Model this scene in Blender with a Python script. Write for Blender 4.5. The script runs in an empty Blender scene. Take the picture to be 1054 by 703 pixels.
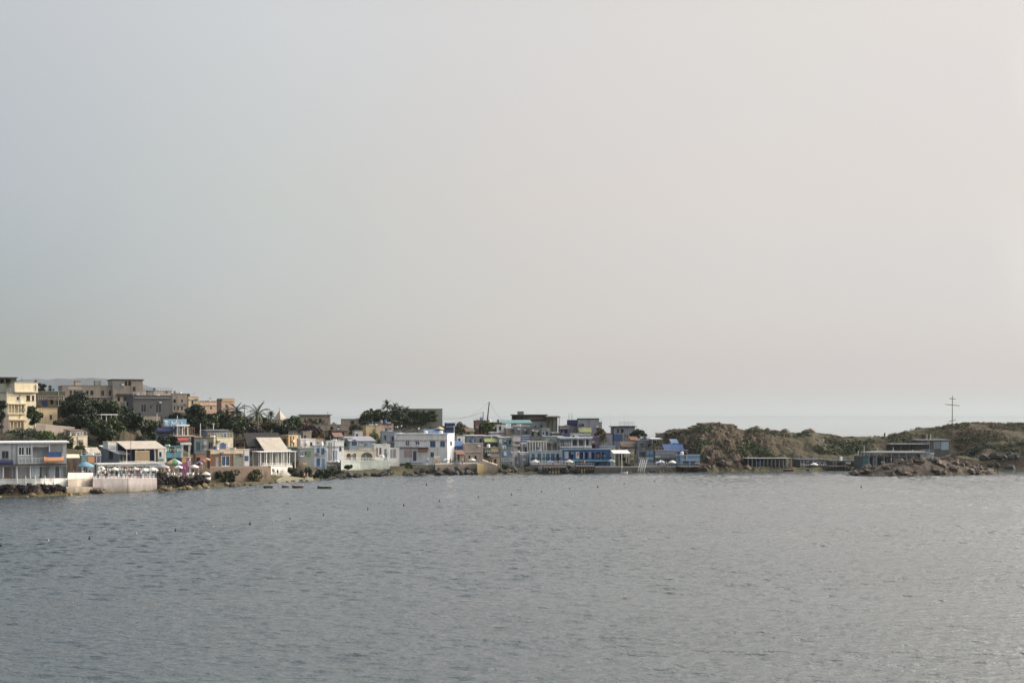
import bpy, bmesh, math, random
import numpy as np
from mathutils import Vector, noise as mnoise
R = math.radians
rnd = random.Random(7)
SC = bpy.context.scene
COL = SC.collection
# ------------------------------------------------------------------ camera model (metres; camera at x=0,y=0 looking along +Y)
F, CX, HY, H = 1448.0, 527.0, 427.0, 14.6      # focal length in photo pixels, centre column, horizon row, eye height
SHORE = [(-400, 236), (-120, 246), (0, 250), (40, 251), (80, 257), (95, 261), (130, 264), (165, 268.5), (200, 277), (234, 285), (262, 292), (290, 304), (330, 315),
         (370, 328), (420, 337), (500, 346), (560, 349), (640, 355), (720, 363), (800, 368), (880, 374), (960, 379), (1054, 383), (1200, 388), (1500, 398)]
YAW = [(-400, 30), (0, 35), (250, 35), (300, 28), (400, 18), (600, 10), (1054, 5), (1500, 5)]
def lin(tab, x):
    if x <= tab[0][0]: return tab[0][1]
    for (a, b), (c, d) in zip(tab, tab[1:]):
        if x <= c: return b + (d - b) * (x - a) / (c - a)
    return tab[-1][1]
def Ys(px): return lin(SHORE, px)
def zat(py, Y): return H - (py - HY) * Y / F
def at(px, py, Y): return Vector(((px - CX) * Y / F, Y, zat(py, Y)))

# ------------------------------------------------------------------ materials
MATS = {}
def _mix(nt, fac, a, b, mode='MIX'):
    n = nt.nodes.new('ShaderNodeMix'); n.data_type = 'RGBA'; n.blend_type = mode
    for s, v in ((n.inputs[0], fac), (n.inputs[6], a), (n.inputs[7], b)):
        if hasattr(v, 'is_output'): nt.links.new(v, s)
        elif isinstance(v, (int, float)): s.default_value = v
        else: s.default_value = (*v, 1)
    return n.outputs[2]
def _noise(nt, co, scale, detail=4, rough=.55, dist=0):
    n = nt.nodes.new('ShaderNodeTexNoise'); nt.links.new(co, n.inputs['Vector'])
    n.inputs['Scale'].default_value = scale; n.inputs['Detail'].default_value = detail
    n.inputs['Roughness'].default_value = rough; n.inputs['Distortion'].default_value = dist
    return n.outputs['Fac']
def _ramp(nt, fac, stops):
    n = nt.nodes.new('ShaderNodeValToRGB'); nt.links.new(fac, n.inputs[0])
    e = n.color_ramp.elements
    while len(e) < len(stops): e.new(.5)
    for q, (p, c) in zip(e, stops):
        q.position = p; q.color = (*c, 1) if len(c) == 3 else c
    return n.outputs[0]
def _map(nt, co, sc):
    n = nt.nodes.new('ShaderNodeMapping'); nt.links.new(co, n.inputs[0]); n.inputs['Scale'].default_value = sc
    return n.outputs[0]
def newmat(name):
    m = bpy.data.materials.new(name); m.use_nodes = True
    nt = m.node_tree; b = nt.nodes['Principled BSDF']
    g = nt.nodes.new('ShaderNodeNewGeometry')
    return m, nt, b, g
PAL = dict(
    white=(.80, .81, .81), offwhite=(.66, .64, .60), cream=(.68, .58, .41), apart=(.82, .69, .44), tan=(.42, .33, .18), ochre=(.50, .37, .19), pale=(.46, .395, .32),
    stone=(.33, .265, .21), pinkstone=(.40, .32, .27), brick=(.27, .13, .10), slate=(.105, .105, .112), darkgrey=(.075, .078, .082), grey=(.22, .235, .245), greyblue=(.235, .27, .315),
    lightblue=(.34, .43, .51), paleteal=(.36, .43, .42), greengrey=(.24, .27, .22), teal=(.08, .26, .28), cyan=(.08, .32, .44), blue=(.03, .12, .34), sky=(.13, .29, .48),
    navy=(.018, .026, .11), purple=(.10, .09, .22), lilac=(.28, .275, .35), pink=(.52, .36, .36), salmon=(.44, .28, .20), orange=(.60, .24, .07), red=(.38, .045, .04),
    brown=(.13, .085, .058), darkbrown=(.055, .042, .036), wood=(.17, .10, .05), bamboo=(.36, .25, .12), orangewood=(.60, .36, .12), olive=(.12, .11, .055), yellow=(.52, .38, .12),
    yellowgreen=(.42, .45, .14), green=(.05, .22, .08), magenta=(.42, .08, .24), black=(.02, .02, .022), rust=(.25, .10, .05), pinkwhite=(.62, .54, .53), tile=(.25, .12, .07),
    skin=(.38, .22, .15), denim=(.06, .09, .18), steel=(.35, .36, .37), glass=(.03, .045, .055), blueglass=(.05, .12, .22), palegrey=(.40, .42, .445), drape=(.36, .43, .48), sand=(.36, .31, .18), hair=(.02, .015, .012))
def mat(key, rough=.85):
    if key in MATS: return MATS[key]
    c = PAL[key]; l_ = .3 * c[0] + .6 * c[1] + .1 * c[2]; c = tuple(x * .74 + l_ * .26 for x in c)      # sun-bleached paint
    m, nt, b, g = newmat(key)
    if key in ('glass', 'blueglass'):
        b.inputs['Base Color'].default_value = (*c, 1); b.inputs['Roughness'].default_value = .12
        MATS[key] = m; return m
    p = g.outputs['Position']
    n1 = _noise(nt, p, .35, 5, .6)
    n2 = _noise(nt, _map(nt, p, (.8, .8, .14)), 1.0, 7, .7, .6)
    n3 = _noise(nt, p, 2.6, 3, .6)
    dirt = tuple(x * .52 + .012 for x in c); lite = tuple(min(.85, x * 1.12) for x in c)
    warm = (c[0] * .74 + .02, c[1] * .66 + .012, c[2] * .56 + .006)
    a = _mix(nt, _ramp(nt, n1, [(.34, (0, 0, 0)), (.66, (1, 1, 1))]), c, lite)
    a = _mix(nt, _ramp(nt, n2, [(.46, (0, 0, 0)), (.78, (.75,) * 3)]), a, dirt)
    a = _mix(nt, _ramp(nt, n3, [(.52, (0, 0, 0)), (.8, (.6,) * 3)]), a, warm)
    sz = nt.nodes.new('ShaderNodeSeparateXYZ'); nt.links.new(p, sz.inputs[0])        # damp, salt-stained foot of the walls along the water
    ma = nt.nodes.new('ShaderNodeMath'); ma.operation = 'MULTIPLY_ADD'; nt.links.new(n2, ma.inputs[0]); ma.inputs[1].default_value = -2.6; nt.links.new(sz.outputs[2], ma.inputs[2])
    mw = nt.nodes.new('ShaderNodeMapRange'); nt.links.new(ma.outputs[0], mw.inputs[0]); mw.inputs[1].default_value = -1.2; mw.inputs[2].default_value = .3; mw.inputs[3].default_value = .8; mw.inputs[4].default_value = 0
    a = _mix(nt, mw.outputs[0], a, (c[0] * .34 + .01, c[1] * .33 + .01, c[2] * .26 + .006))
    pt = _noise(nt, p, .8, 3, .4, 1.2); a = _mix(nt, _ramp(nt, pt, [(.60, (0, 0, 0)), (.63, (.38,) * 3)]), a, (c[0] * .72 + .04, c[1] * .72 + .035, c[2] * .72 + .03))    # patched repairs
    nt.links.new(a, b.inputs['Base Color'])
    b.inputs['Roughness'].default_value = rough
    bp = nt.nodes.new('ShaderNodeBump'); bp.inputs['Strength'].default_value = .25; bp.inputs['Distance'].default_value = .05
    nt.links.new(n3, bp.inputs['Height']); nt.links.new(bp.outputs[0], b.inputs['Normal'])
    MATS[key] = m
    return m
LEAF = dict(darkleaf=((.006, .0135, .0066), (.021, .036, .0125)), midleaf=((.013, .028, .010), (.045, .068, .018)), oliveleaf=((0.0300, 0.0338, 0.0135), (0.0750, 0.0750, 0.0263)),
            limeleaf=((0.0340, 0.0638, 0.0170), (0.0935, 0.1275, 0.0298)), palmleaf=((0.0140, 0.0245, 0.0126), (0.0490, 0.0595, 0.0245)), dryleaf=((.07, .05, .025), (.17, .12, .055)), plumleaf=((0.0132, 0.0084, 0.0120), (0.0360, 0.0210, 0.0240)),
            redleaf=((.08, .02, .03), (.19, .05, .07)))
def leafmat(key):
    if key in MATS: return MATS[key]
    m, nt, b, g = newmat(key)
    a, c = LEAF[key]
    n = _noise(nt, g.outputs['Position'], .9, 3)
    r = g.outputs['Random Per Island']
    col = _mix(nt, _ramp(nt, n, [(.35, (0, 0, 0)), (.68, (1, 1, 1))]), a, c)
    col = _mix(nt, _ramp(nt, r, [(.55, (0, 0, 0)), (1, (.7,) * 3)]), col, tuple(min(1, x * 1.7) for x in c))
    nt.links.new(col, b.inputs['Base Color']); b.inputs['Roughness'].default_value = .6
    MATS[key] = m
    return m

# ------------------------------------------------------------------ mesh helper
class MB:
    def __init__(s): s.v = []; s.f = []; s.mi = []
    def add(s, vs, fs, mi=0):
        o = len(s.v); s.v += [tuple(p) for p in vs]; s.f += [tuple(i + o for i in q) for q in fs]; s.mi += [mi] * len(fs)
        return s
    def quad(s, a, b, c, d, mi=0): return s.add((a, b, c, d), ((0, 1, 2, 3),), mi)
    def hexa(s, p, mi=0):   # p: 4 bottom (ccw from above), 4 top
        return s.add(p, ((3, 2, 1, 0), (4, 5, 6, 7), (0, 1, 5, 4), (1, 2, 6, 5), (2, 3, 7, 6), (3, 0, 4, 7)), mi)
    def obox(s, o, u, n, lu, ln, z0, z1, mi=0):   # box from o along u (len lu) and n (len ln)
        a = Vector((o[0], o[1], 0)); U = Vector((u[0], u[1], 0)) * lu; N = Vector((n[0], n[1], 0)) * ln
        if U.cross(N).z < 0: a = a + U; U = -U
        q = [a, a + U, a + U + N, a + N]
        return s.hexa([(p.x, p.y, z0) for p in q] + [(p.x, p.y, z1) for p in q], mi)
    def box(s, c, d, mi=0):
        x, y, z = c; a, b, e = d[0] / 2, d[1] / 2, d[2] / 2
        return s.hexa([(x - a, y - b, z - e), (x + a, y - b, z - e), (x + a, y + b, z - e), (x - a, y + b, z - e),
                       (x - a, y - b, z + e), (x + a, y - b, z + e), (x + a, y + b, z + e), (x - a, y + b, z + e)], mi)
    def tube(s, a, b, r0, r1=None, n=6, mi=0):
        a, b = Vector(a), Vector(b); r1 = r0 if r1 is None else r1
        d = (b - a).normalized(); u = d.orthogonal().normalized(); w = d.cross(u)
        vs = []
        for p, r in ((a, r0), (b, r1)):
            for k in range(n):
                t = 2 * math.pi * k / n; vs.append(p + (u * math.cos(t) + w * math.sin(t)) * r)
        fs = [(k, (k + 1) % n, n + (k + 1) % n, n + k) for k in range(n)] + [tuple(range(n - 1, -1, -1)), tuple(range(n, 2 * n))]
        return s.add(vs, fs, mi)
    def lathe(s, c, prof, n=12, mi=0):
        vs = []; fs = []
        for r, z in prof:
            for k in range(n):
                t = 2 * math.pi * k / n; vs.append((c[0] + r * math.cos(t), c[1] + r * math.sin(t), c[2] + z))
        m = len(prof)
        for j in range(m - 1):
            for k in range(n):
                fs.append((j * n + k, j * n + (k + 1) % n, (j + 1) * n + (k + 1) % n, (j + 1) * n + k))
        fs.append(tuple(range(n - 1, -1, -1))); fs.append(tuple(range((m - 1) * n, m * n)))
        return s.add(vs, fs, mi)
    def mesh(s, name, mats, loc=(0, 0, 0), smooth=False):
        me = bpy.data.meshes.new(name)
        L = Vector(loc)
        me.from_pydata([(p[0] - L.x, p[1] - L.y, p[2] - L.z) for p in s.v], [], s.f)
        for m in mats: me.materials.append(m)
        if len(mats) > 1: me.polygons.foreach_set('material_index', s.mi)
        if smooth: me.polygons.foreach_set('use_smooth', [True] * len(s.f))
        me.update()
        return me
def tag(o, label=None, cat=None, group=None, kind=None):
    if label: o['label'] = label
    if cat: o['category'] = cat
    if group: o['group'] = group
    if kind: o['kind'] = kind
    return o
def org(o):   # world origin of a thing or part (no rotation anywhere)
    v = Vector((0, 0, 0))
    while o is not None: v += o.location; o = o.parent
    return v
def obj(name, mb, mats, parent=None, loc=None, smooth=False):
    mats = [mats] if not isinstance(mats, (list, tuple)) else mats
    mats = [mat(m) if isinstance(m, str) else m for m in mats]
    base = org(parent) if parent is not None else Vector(loc or (0, 0, 0))
    o = bpy.data.objects.new(name, mb.mesh(name, mats, base, smooth)); COL.objects.link(o)
    if parent is not None: o.parent = parent
    else: o.location = base
    return o
def thing(name, label, cat, loc, group=None):
    o = bpy.data.objects.new(name, None); COL.objects.link(o); o.location = loc; o.empty_display_size = .3
    return tag(o, label, cat, group)
def copy_tree(o, parent=None):
    c = o.copy(); COL.objects.link(c)
    if parent is not None: c.parent = parent
    for ch in o.children: copy_tree(ch, c)
    return c

# ------------------------------------------------------------------ buildings
ANCH = []     # (px, t, z): ground heights that the terrain follows
WARN = []
def facade(mb, C, u, L, zb, zt, N, holes, zt2=None):
    """wall sheet from C along u with recessed openings; holes (u0,u1,z0,z1,depth,backing)"""
    us = sorted({0.0, L, *[x for h in holes for x in h[:2]]}); zs = sorted({zb, zt, *[x for h in holes for x in h[2:4]]})
    us = [x for x in us if -1e-6 <= x <= L + 1e-6]; zs = [z for z in zs if zb - 1e-6 <= z <= zt + 1e-6]
    P = lambda a, z, d=0.0: (C.x + u.x * a - N.x * d, C.y + u.y * a - N.y * d, z)
    for a, b in zip(us, us[1:]):
        for c, d in zip(zs, zs[1:]):
            if b - a < 1e-5 or d - c < 1e-5: continue
            m, k = (a + b) / 2, (c + d) / 2
            if any(h[0] < m < h[1] and h[2] < k < h[3] for h in holes): continue
            if zt2 is not None and abs(d - zt) < 1e-6:
                mb.quad(P(a, c), P(b, c), P(b, zt + (zt2 - zt) * b / L), P(a, zt + (zt2 - zt) * a / L))
            else: mb.quad(P(a, c), P(b, c), P(b, d), P(a, d))
    for h in holes:
        a, b, c, d, dep, back = h
        mb.quad(P(a, c), P(a, c, dep), P(a, d, dep), P(a, d)); mb.quad(P(b, c, dep), P(b, c), P(b, d), P(b, d, dep))
        mb.quad(P(a, c), P(b, c), P(b, c, dep), P(a, c, dep)); mb.quad(P(a, d, dep), P(b, d, dep), P(b, d), P(a, d))
        if back: mb.quad(P(a, c, dep), P(b, c, dep), P(b, d, dep), P(a, d, dep))
def B(name, label, cat, px0, px1, yt, yb, t, col, feats=(), pc=None, th=None, dep=6.0, roof='flat', rc=None, drop=1.2, side=(), into=None, group=None, par=.35, over=.3, clutter=True, anch=True):
    mid = (px0 + px1) / 2
    th = lin(YAW, mid) if th is None else th
    phi = math.degrees(math.atan((mid - CX) / F))
    left = th + phi > 0
    if pc is None:
        fr = .22 if abs(th + phi) > 12 else .1 if abs(th + phi) > 5 else 0
        pc = px0 + fr * (px1 - px0) if left else px1 - fr * (px1 - px0)
    Y = Ys(pc) + t
    k = lambda p: (p - CX) / F
    C = Vector((k(pc) * Y, Y, 0))
    f = Vector((math.cos(R(th)), math.sin(R(th)), 0)); g = Vector((-math.sin(R(th)), math.cos(R(th)), 0))
    if not left: f = -f
    sol = lambda O, d, p: (k(p) * O.y - O.x) / (d.x - k(p) * d.y)
    W = abs(sol(C, f, px1 if left else px0))
    if abs(pc - (px0 if left else px1)) > .2:
        D = sol(C, g, px0 if left else px1)
        D = D if 1.0 < D < 22 else dep
    else: D = dep
    Yf = Y + f.y * W / 2
    zt, zb = zat(yt, Y), zat(yb, Y)
    tf = lambda P: (CX + F * P.x / P.y, P.y - Ys(CX + F * P.x / P.y))
    if into is None and anch:
        for q in (0, .5, 1):
            a, tt = tf(C + f * W * q); ANCH.append((a, tt, zb)); a, tt = tf(C + f * W * q + g * D); ANCH.append((a, tt, zb))
    zlow = zb - 1.6 if into is None else zb - .04
    N = -g
    ce = C + f * W / 2 + g * D / 2
    root = into or thing(name, label, cat, (ce.x, ce.y, zb), group)
    root['_W'] = W
    # small extra windows where a long wall would stay empty
    feats = list(feats)
    if into is None and clutter and W > 3.2 and not any(q_ in label for q_ in ('plain', 'blank', 'window', 'doorway', 'arch', 'ruin', 'no ')):
        ar = random.Random(int(px0 * 53 + yt * 7)); sc = F / Y; hpx = 1.0 * sc; wpx = .75 * sc
        pa, pb = (pc, px1) if left else (px0, pc)
        x_ = pa + .7 * sc
        while x_ + wpx < pb - .4 * sc:
            y_ = yt + 1.0 * sc
            while y_ + hpx < yb - .8 * sc:
                if ar.random() < .62 and not any(not (x_ + wpx + 1.2 < min(q_[1], q_[2]) or x_ - 1.2 > max(q_[1], q_[2]) or y_ + hpx + .8 < q_[3] or y_ - .8 > q_[4]) for q_ in feats):
                    kd = ar.random()
                    feats.append(('w', x_, x_ + wpx, y_, y_ + hpx, ar.choice(['white', 'white', 'offwhite', 'sky', 'grey']), ar.choice(['glass', 'black', 'blueglass'])) if kd < .62 else ('o', x_, x_ + wpx * .9, y_, y_ + hpx * 1.2) if kd < .82 else ('b', x_, x_ + wpx * 1.2, y_, y_ + hpx, ar.choice(['white', 'offwhite', 'lightblue', 'darkgrey']), 'shutter'))
                y_ += hpx + 1.6 * sc
            x_ += wpx + ar.uniform(.7, 1.5) * sc
    # openings
    def conv(F_, O, d, Lmax):
        ua, ub = sorted((sol(O, d, F_[1]), sol(O, d, F_[2])))
        ua, ub = max(.06, ua), min(Lmax - .06, ub)
        if ub - ua < .12: ub = ua + .12
        Ym = (O + d * (ua + ub) / 2).y
        return ua, ub, zat(F_[4], Ym), zat(F_[3], Ym)
    def faces(feats, O, d, L, nrm, ztop):
        hs, post = [], []
        for ft in feats:
            kd = ft[0]; ua, ub, z0, z1 = conv(ft, O, d, L)
            z0 = max(z0, zb + .02) if kd in 'wdoc' else z0
            if kd in 'wdo':
                z1 = min(z1, ztop - .12)
                if z1 - z0 < .15: continue
                hs.append((ua, ub, z0, z1, {'w': .22, 'd': .16, 'o': 1.4}[kd], kd != 'w'))
            post.append((ft, ua, ub, z0, z1))
        return hs, post
    zfront = zt - drop if roof == 'mono' else zt
    hs, post = faces(feats, C, f, W, N, zfront)
    Sn = -f
    hs2, post2 = faces(side, C, g, D, Sn, zt)
    w = MB()
    facade(w, C, f, W, zlow, zfront, N, hs)
    facade(w, C, g, D, zlow, zfront, Sn, hs2, zt2=zt if roof == 'mono' else None)
    A, B_, E = C + f * W, C + f * W + g * D, C + g * D
    zz = lambda P, z: (P.x, P.y, z)
    w.quad(zz(A, zlow), zz(B_, zlow), zz(B_, zt), zz(A, zfront)); w.quad(zz(B_, zlow), zz(E, zlow), zz(E, zt), zz(B_, zt))
    if roof == 'gable':
        m0, m1 = (C + E) / 2, (A + B_) / 2; zr = zt + D * .28
        w.add((zz(C, zt), zz(E, zt), zz(m0, zr - .05)), ((0, 1, 2),)); w.add((zz(A, zt), zz(B_, zt), zz(m1, zr - .05)), ((0, 1, 2),))
    wo = obj('wall' if into is None else 'upper_wall', w, col, root)
    rcol = rc or col
    r = MB()
    if roof == 'flat':
        z = zt - par
        r.quad(zz(C, z), zz(A, z), zz(B_, z), zz(E, z))
        cz0, cz1, o_ = zt, zt + .14, .1
        c2 = [C - f * o_ - g * o_, A + f * o_ - g * o_, B_ + f * o_ + g * o_, E - f * o_ + g * o_]
        i2 = [C + f * .25 + g * .25, A - f * .25 + g * .25, B_ - f * .25 - g * .25, E + f * .25 - g * .25]
        for q in range(4):
            a, b = c2[q], c2[(q + 1) % 4]; c, d = i2[(q + 1) % 4], i2[q]
            r.hexa([zz(a, cz0), zz(b, cz0), zz(c, cz0 - par), zz(d, cz0 - par), zz(a, cz1), zz(b, cz1), zz(c, cz1), zz(d, cz1)])
    elif roof == 'slab':
        o_ = over
        q = [C - f * o_ - g * o_, A + f * o_ - g * o_, B_ + f * o_ + g * o_, E - f * o_ + g * o_]
        if (q[1] - q[0]).cross(q[3] - q[0]).z < 0: q.reverse()
        r.hexa([zz(p, zt) for p in q] + [zz(p, zt + .25) for p in q])
    elif roof == 'mono':
        o_ = over
        q = [C - f * o_ - g * o_, A + f * o_ - g * o_, B_ + f * o_ + g * o_, E - f * o_ + g * o_]
        sl = drop / D; hz = [zfront - sl * o_, zfront - sl * o_, zt + sl * o_, zt + sl * o_]
        if not left: q = [q[1], q[0], q[3], q[2]]
        r.hexa([zz(p, h + .01) for p, h in zip(q, hz)] + [zz(p, h + .15) for p, h in zip(q, hz)])
    elif roof == 'gable':
        o_ = over
        for (p, q) in (((C, A), -1), ((E, B_), 1)):
            a, b = p[0] - f * o_ + g * o_ * q, p[1] + f * o_ + g * o_ * q
            m0_, m1_ = m0 - f * o_, m1 + f * o_
            zl = zt - .28 * 2 * o_ * .5
            pts = [zz(a, zl), zz(b, zl), zz(m1_, zr), zz(m0_, zr)]
            tp = [(x, y, z + .14) for x, y, z in pts]
            r.hexa(pts + tp)
    obj('roof', r, rcol, root)
    if roof == 'flat' and clutter and W > 3 and into is None:
        cr = random.Random(int(px0 * 37 + yt))
        for kk in range(cr.randint(1, 3)):
            P = C + f * W * cr.uniform(.15, .85) + g * D * cr.uniform(.4, .85); z = zt - par
            kd = cr.random(); m = MB()
            if kd < .4:
                rr = cr.uniform(.35, .5); m.lathe((P.x, P.y, z + .25), [(rr, 0), (rr, .9), (rr * .6, 1.05), (.12, 1.1)], 10)
                for sx, sy in ((-.25, -.25), (.25, -.25), (.25, .25), (-.25, .25)): m.box((P.x + sx, P.y + sy, z + .13), (.07, .07, .26))
                obj('roof_tank', m, cr.choice(['white', 'grey', 'black', 'blue']), root)
            elif kd < .7:
                m.tube((P.x, P.y, z), (P.x, P.y, z + cr.uniform(1.5, 2.6)), .035, n=5)
                zz_ = z + 1.45
                m.tube((P.x - .4, P.y, zz_), (P.x + .4, P.y, zz_), .02, n=4); m.tube((P.x - .25, P.y, zz_ - .25), (P.x + .25, P.y, zz_ - .25), .02, n=4)
                obj('antenna', m, 'steel', root)
            else:
                m.box((P.x, P.y, z + .4), (cr.uniform(.7, 1.3), .8, cr.uniform(.6, .9)))
                obj('roof_box', m, cr.choice(['pale', 'grey', 'white']), root)
    if W > 2.6 and into is None and clutter:
        cr = random.Random(int(px0 * 91 + yb * 3))
        pl = lambda a, o_: C + f * a + N * o_
        for kk in range(cr.randint(1, 3)):
            kd = cr.random(); m = MB(); a = W * cr.uniform(.08, .9)
            if kd < .45:
                zc = zb + (zfront - zb) * cr.uniform(.45, .85); m.obox(pl(a, .02), f, N, .75, .32, zc, zc + .5); m.obox(pl(a + .1, .33), f, N, .5, .02, zc + .08, zc + .42)
                obj('air_conditioner', m, cr.choice(['offwhite', 'grey']), root)
            elif kd < .75:
                m.tube((pl(a, .07).x, pl(a, .07).y, zb), (pl(a, .07).x, pl(a, .07).y, zfront - .05), .05, n=5); obj('drainpipe', m, cr.choice(['grey', 'darkgrey', 'offwhite']), root)
            else:
                zc = zb + (zfront - zb) * cr.uniform(.5, .9)
                m.tube(pl(.05, .06) + Vector((0, 0, zc)), pl(W - .05, .06) + Vector((0, 0, zc - .1)), .03, n=4)
                for q_ in range(int(W / .5)): m.obox(pl(.2 + q_ * .5, .07), f, N, cr.uniform(.18, .36), .03, zc - cr.uniform(.35, .6), zc - .03)
                obj('washing_line', m, cr.choice(['offwhite', 'greyblue', 'lilac', 'pink', 'darkgrey']), root)
        if roof == 'flat' and cr.random() < .45:
            m = MB(); n_ = max(3, int(W / .8))
            for q_ in range(n_ + 1): m.tube((pl(.1 + (W - .2) * q_ / n_, -.1).x, pl(.1 + (W - .2) * q_ / n_, -.1).y, zt + .1), (pl(.1 + (W - .2) * q_ / n_, -.1).x, pl(.1 + (W - .2) * q_ / n_, -.1).y, zt + 1.0), .03, n=4)
            for hh in (.55, 1.0): m.tube(pl(.1, -.1) + Vector((0, 0, zt + hh)), pl(W - .1, -.1) + Vector((0, 0, zt + hh)), .03, n=4)
            obj('roof_railing', m, cr.choice(['white', 'steel', 'darkgrey', 'sky']), root)
    # features
    for lst, O, d, nr in ((post, C, f, N), (post2, C, g, Sn)):
        for ft, ua, ub, z0, z1 in lst:
            kd = ft[0]; c1 = ft[5] if len(ft) > 5 else None; c2_ = ft[6] if len(ft) > 6 else None
            P = lambda a, o_: O + d * a + nr * o_
            if kd == 'w':
                m = MB(); fw = min(.09, (ub - ua) * .12); pr = -.12
                m.obox(P(ua, pr), d, nr, ub - ua, .10, z1 - fw, z1); m.obox(P(ua, pr), d, nr, ub - ua, .10, z0, z0 + fw)
                m.obox(P(ua, pr), d, nr, fw, .10, z0 + fw, z1 - fw); m.obox(P(ub - fw, pr), d, nr, fw, .10, z0 + fw, z1 - fw)
                if ub - ua > .8: m.obox(P((ua + ub) / 2 - fw / 2, pr), d, nr, fw, .09, z0 + fw, z1 - fw)
                wn = obj('window', m, c1 or 'white', root)
                m = MB(); m.obox(P(ua, -.19), d, nr, ub - ua, .03, z0, z1); obj('pane', m, c2_ or 'glass', wn)
                m = MB(); m.obox(P(ua - .06, .002), d, nr, ub - ua + .12, .1, z0 - .1, z0 - .003); obj('sill', m, c1 or 'white', wn)
            elif kd == 'd':
                m = MB(); m.obox(P(ua + .01, -.13), d, nr, ub - ua - .02, .05, z0, z1 - .01)
                m.obox(P(ua + .1, -.079), d, nr, ub - ua - .2, .02, z0 + (z1 - z0) * .52, z1 - .15); m.obox(P(ua + .1, -.079), d, nr, ub - ua - .2, .02, z0 + .12, z0 + (z1 - z0) * .45)
                dr = obj('door', m, c1 or 'wood', root)
                m = MB(); m.tube(P(ub - .14, -.05) + Vector((0, 0, (z0 + z1) / 2 - .06)), P(ub - .14, -.05) + Vector((0, 0, (z0 + z1) / 2 + .06)), .03, n=5); obj('handle', m, 'steel', dr)
            elif kd == 'a':
                pj = ft[6] if len(ft) > 6 else 1.2
                m = MB(); q = [P(ua, .01), P(ub, .01), P(ub, pj), P(ua, pj)]
                m.hexa([zz(q[0], z1 - .06), zz(q[1], z1 - .06), zz(q[2], z0), zz(q[3], z0), zz(q[0], z1), zz(q[1], z1), zz(q[2], z0 + .06), zz(q[3], z0 + .06)])
                m.hexa([zz(P(ua, pj), z0 - .28), zz(P(ub, pj), z0 - .28), zz(P(ub, pj + .03), z0 - .28), zz(P(ua, pj + .03), z0 - .28)] + [zz(P(ua, pj), z0 + .05), zz(P(ub, pj), z0 + .05), zz(P(ub, pj + .03), z0 + .05), zz(P(ua, pj + .03), z0 + .05)])
                obj('awning', m, c1, root)
            elif kd == 'b':
                m = MB(); m.obox(P(ua, .004), d, nr, ub - ua, .07, z0, z1); obj(c2_ or 'panel', m, c1, root)
            elif kd == 'i':    # hanging drape or board set inside an opening
                m = MB(); n_ = max(2, int((ub - ua) / .3))
                for q in range(n_):
                    a0, a1 = ua + (ub - ua) * q / n_, ua + (ub - ua) * (q + 1) / n_
                    m.obox(P(a0, -.42 - .05 * (q % 2)), d, nr, a1 - a0, .05, z0, z1)
                obj(c2_ or 'curtain', m, c1, root)
            elif kd == 'p':
                m = MB(); m.obox(P(ua, .004), d, nr, max(.12, ub - ua), .16, z0, z1); obj(c2_ or 'post', m, c1, root)
            elif kd == 's':    # projecting slab
                pj = ft[6] if len(ft) > 6 else .8
                m = MB(); m.obox(P(ua, .004), d, nr, ub - ua, pj, z0, max(z1, z0 + .1)); obj('ledge', m, c1, root)
            elif kd == 'r':
                off = ft[6] if len(ft) > 6 else .1
                m = MB(); n_ = max(3, int((ub - ua) / .55))
                m.obox(P(ua, off), d, nr, ub - ua, .07, z1 - .08, z1); m.obox(P(ua, off), d, nr, ub - ua, .07, z0, z0 + .07)
                for q in range(n_ + 1): m.obox(P(ua + (ub - ua - .06) * q / n_, off + .005), d, nr, .06, .06, z0 + .07, z1 - .08)
                obj('railing', m, c1 or 'white', root)
            elif kd == 'c':    # arched opening: trim on a flat sheet, recess shade painted by its dark colour
                m = MB(); n_ = 9; rr = (ub - ua) / 2; zc = z1 - rr * .75; pts = []
                for q in range(n_ + 1):
                    a_ = math.pi * q / n_; pts.append((ua + rr - rr * math.cos(a_), zc + rr * .75 * math.sin(a_)))
                ring = [(ua, z0)] + pts + [(ub, z0)]
                tw = .16
                for (x0, y0), (x1, y1) in zip(ring, ring[1:]):
                    cx, cy = ua + rr, zc
                    ox0, oy0 = x0 + (tw if x0 > cx else -tw) * min(1, abs(x0 - cx) / rr + .0), y0 + (tw if y0 > zc else 0)
                    ox1, oy1 = x1 + (tw if x1 > cx else -tw) * min(1, abs(x1 - cx) / rr), y1 + (tw if y1 > zc else 0)
                    G = lambda x, z, o_: zz(P(x, o_), z)
                    m.hexa([G(x0, y0, .004), G(x1, y1, .004), G(x1, y1, .1), G(x0, y0, .1), G(ox0, oy0, .004), G(ox1, oy1, .004), G(ox1, oy1, .1), G(ox0, oy0, .1)])
                ar = obj('archway', m, c1 or 'white', root)
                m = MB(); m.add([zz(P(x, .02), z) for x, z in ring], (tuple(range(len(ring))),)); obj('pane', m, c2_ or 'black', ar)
    BLD.append((name, label, into is None, pc, C.copy(), f.copy(), W, D, zb, zt))
    return root, C, f, g, W, D, zt
BLD = []
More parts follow.
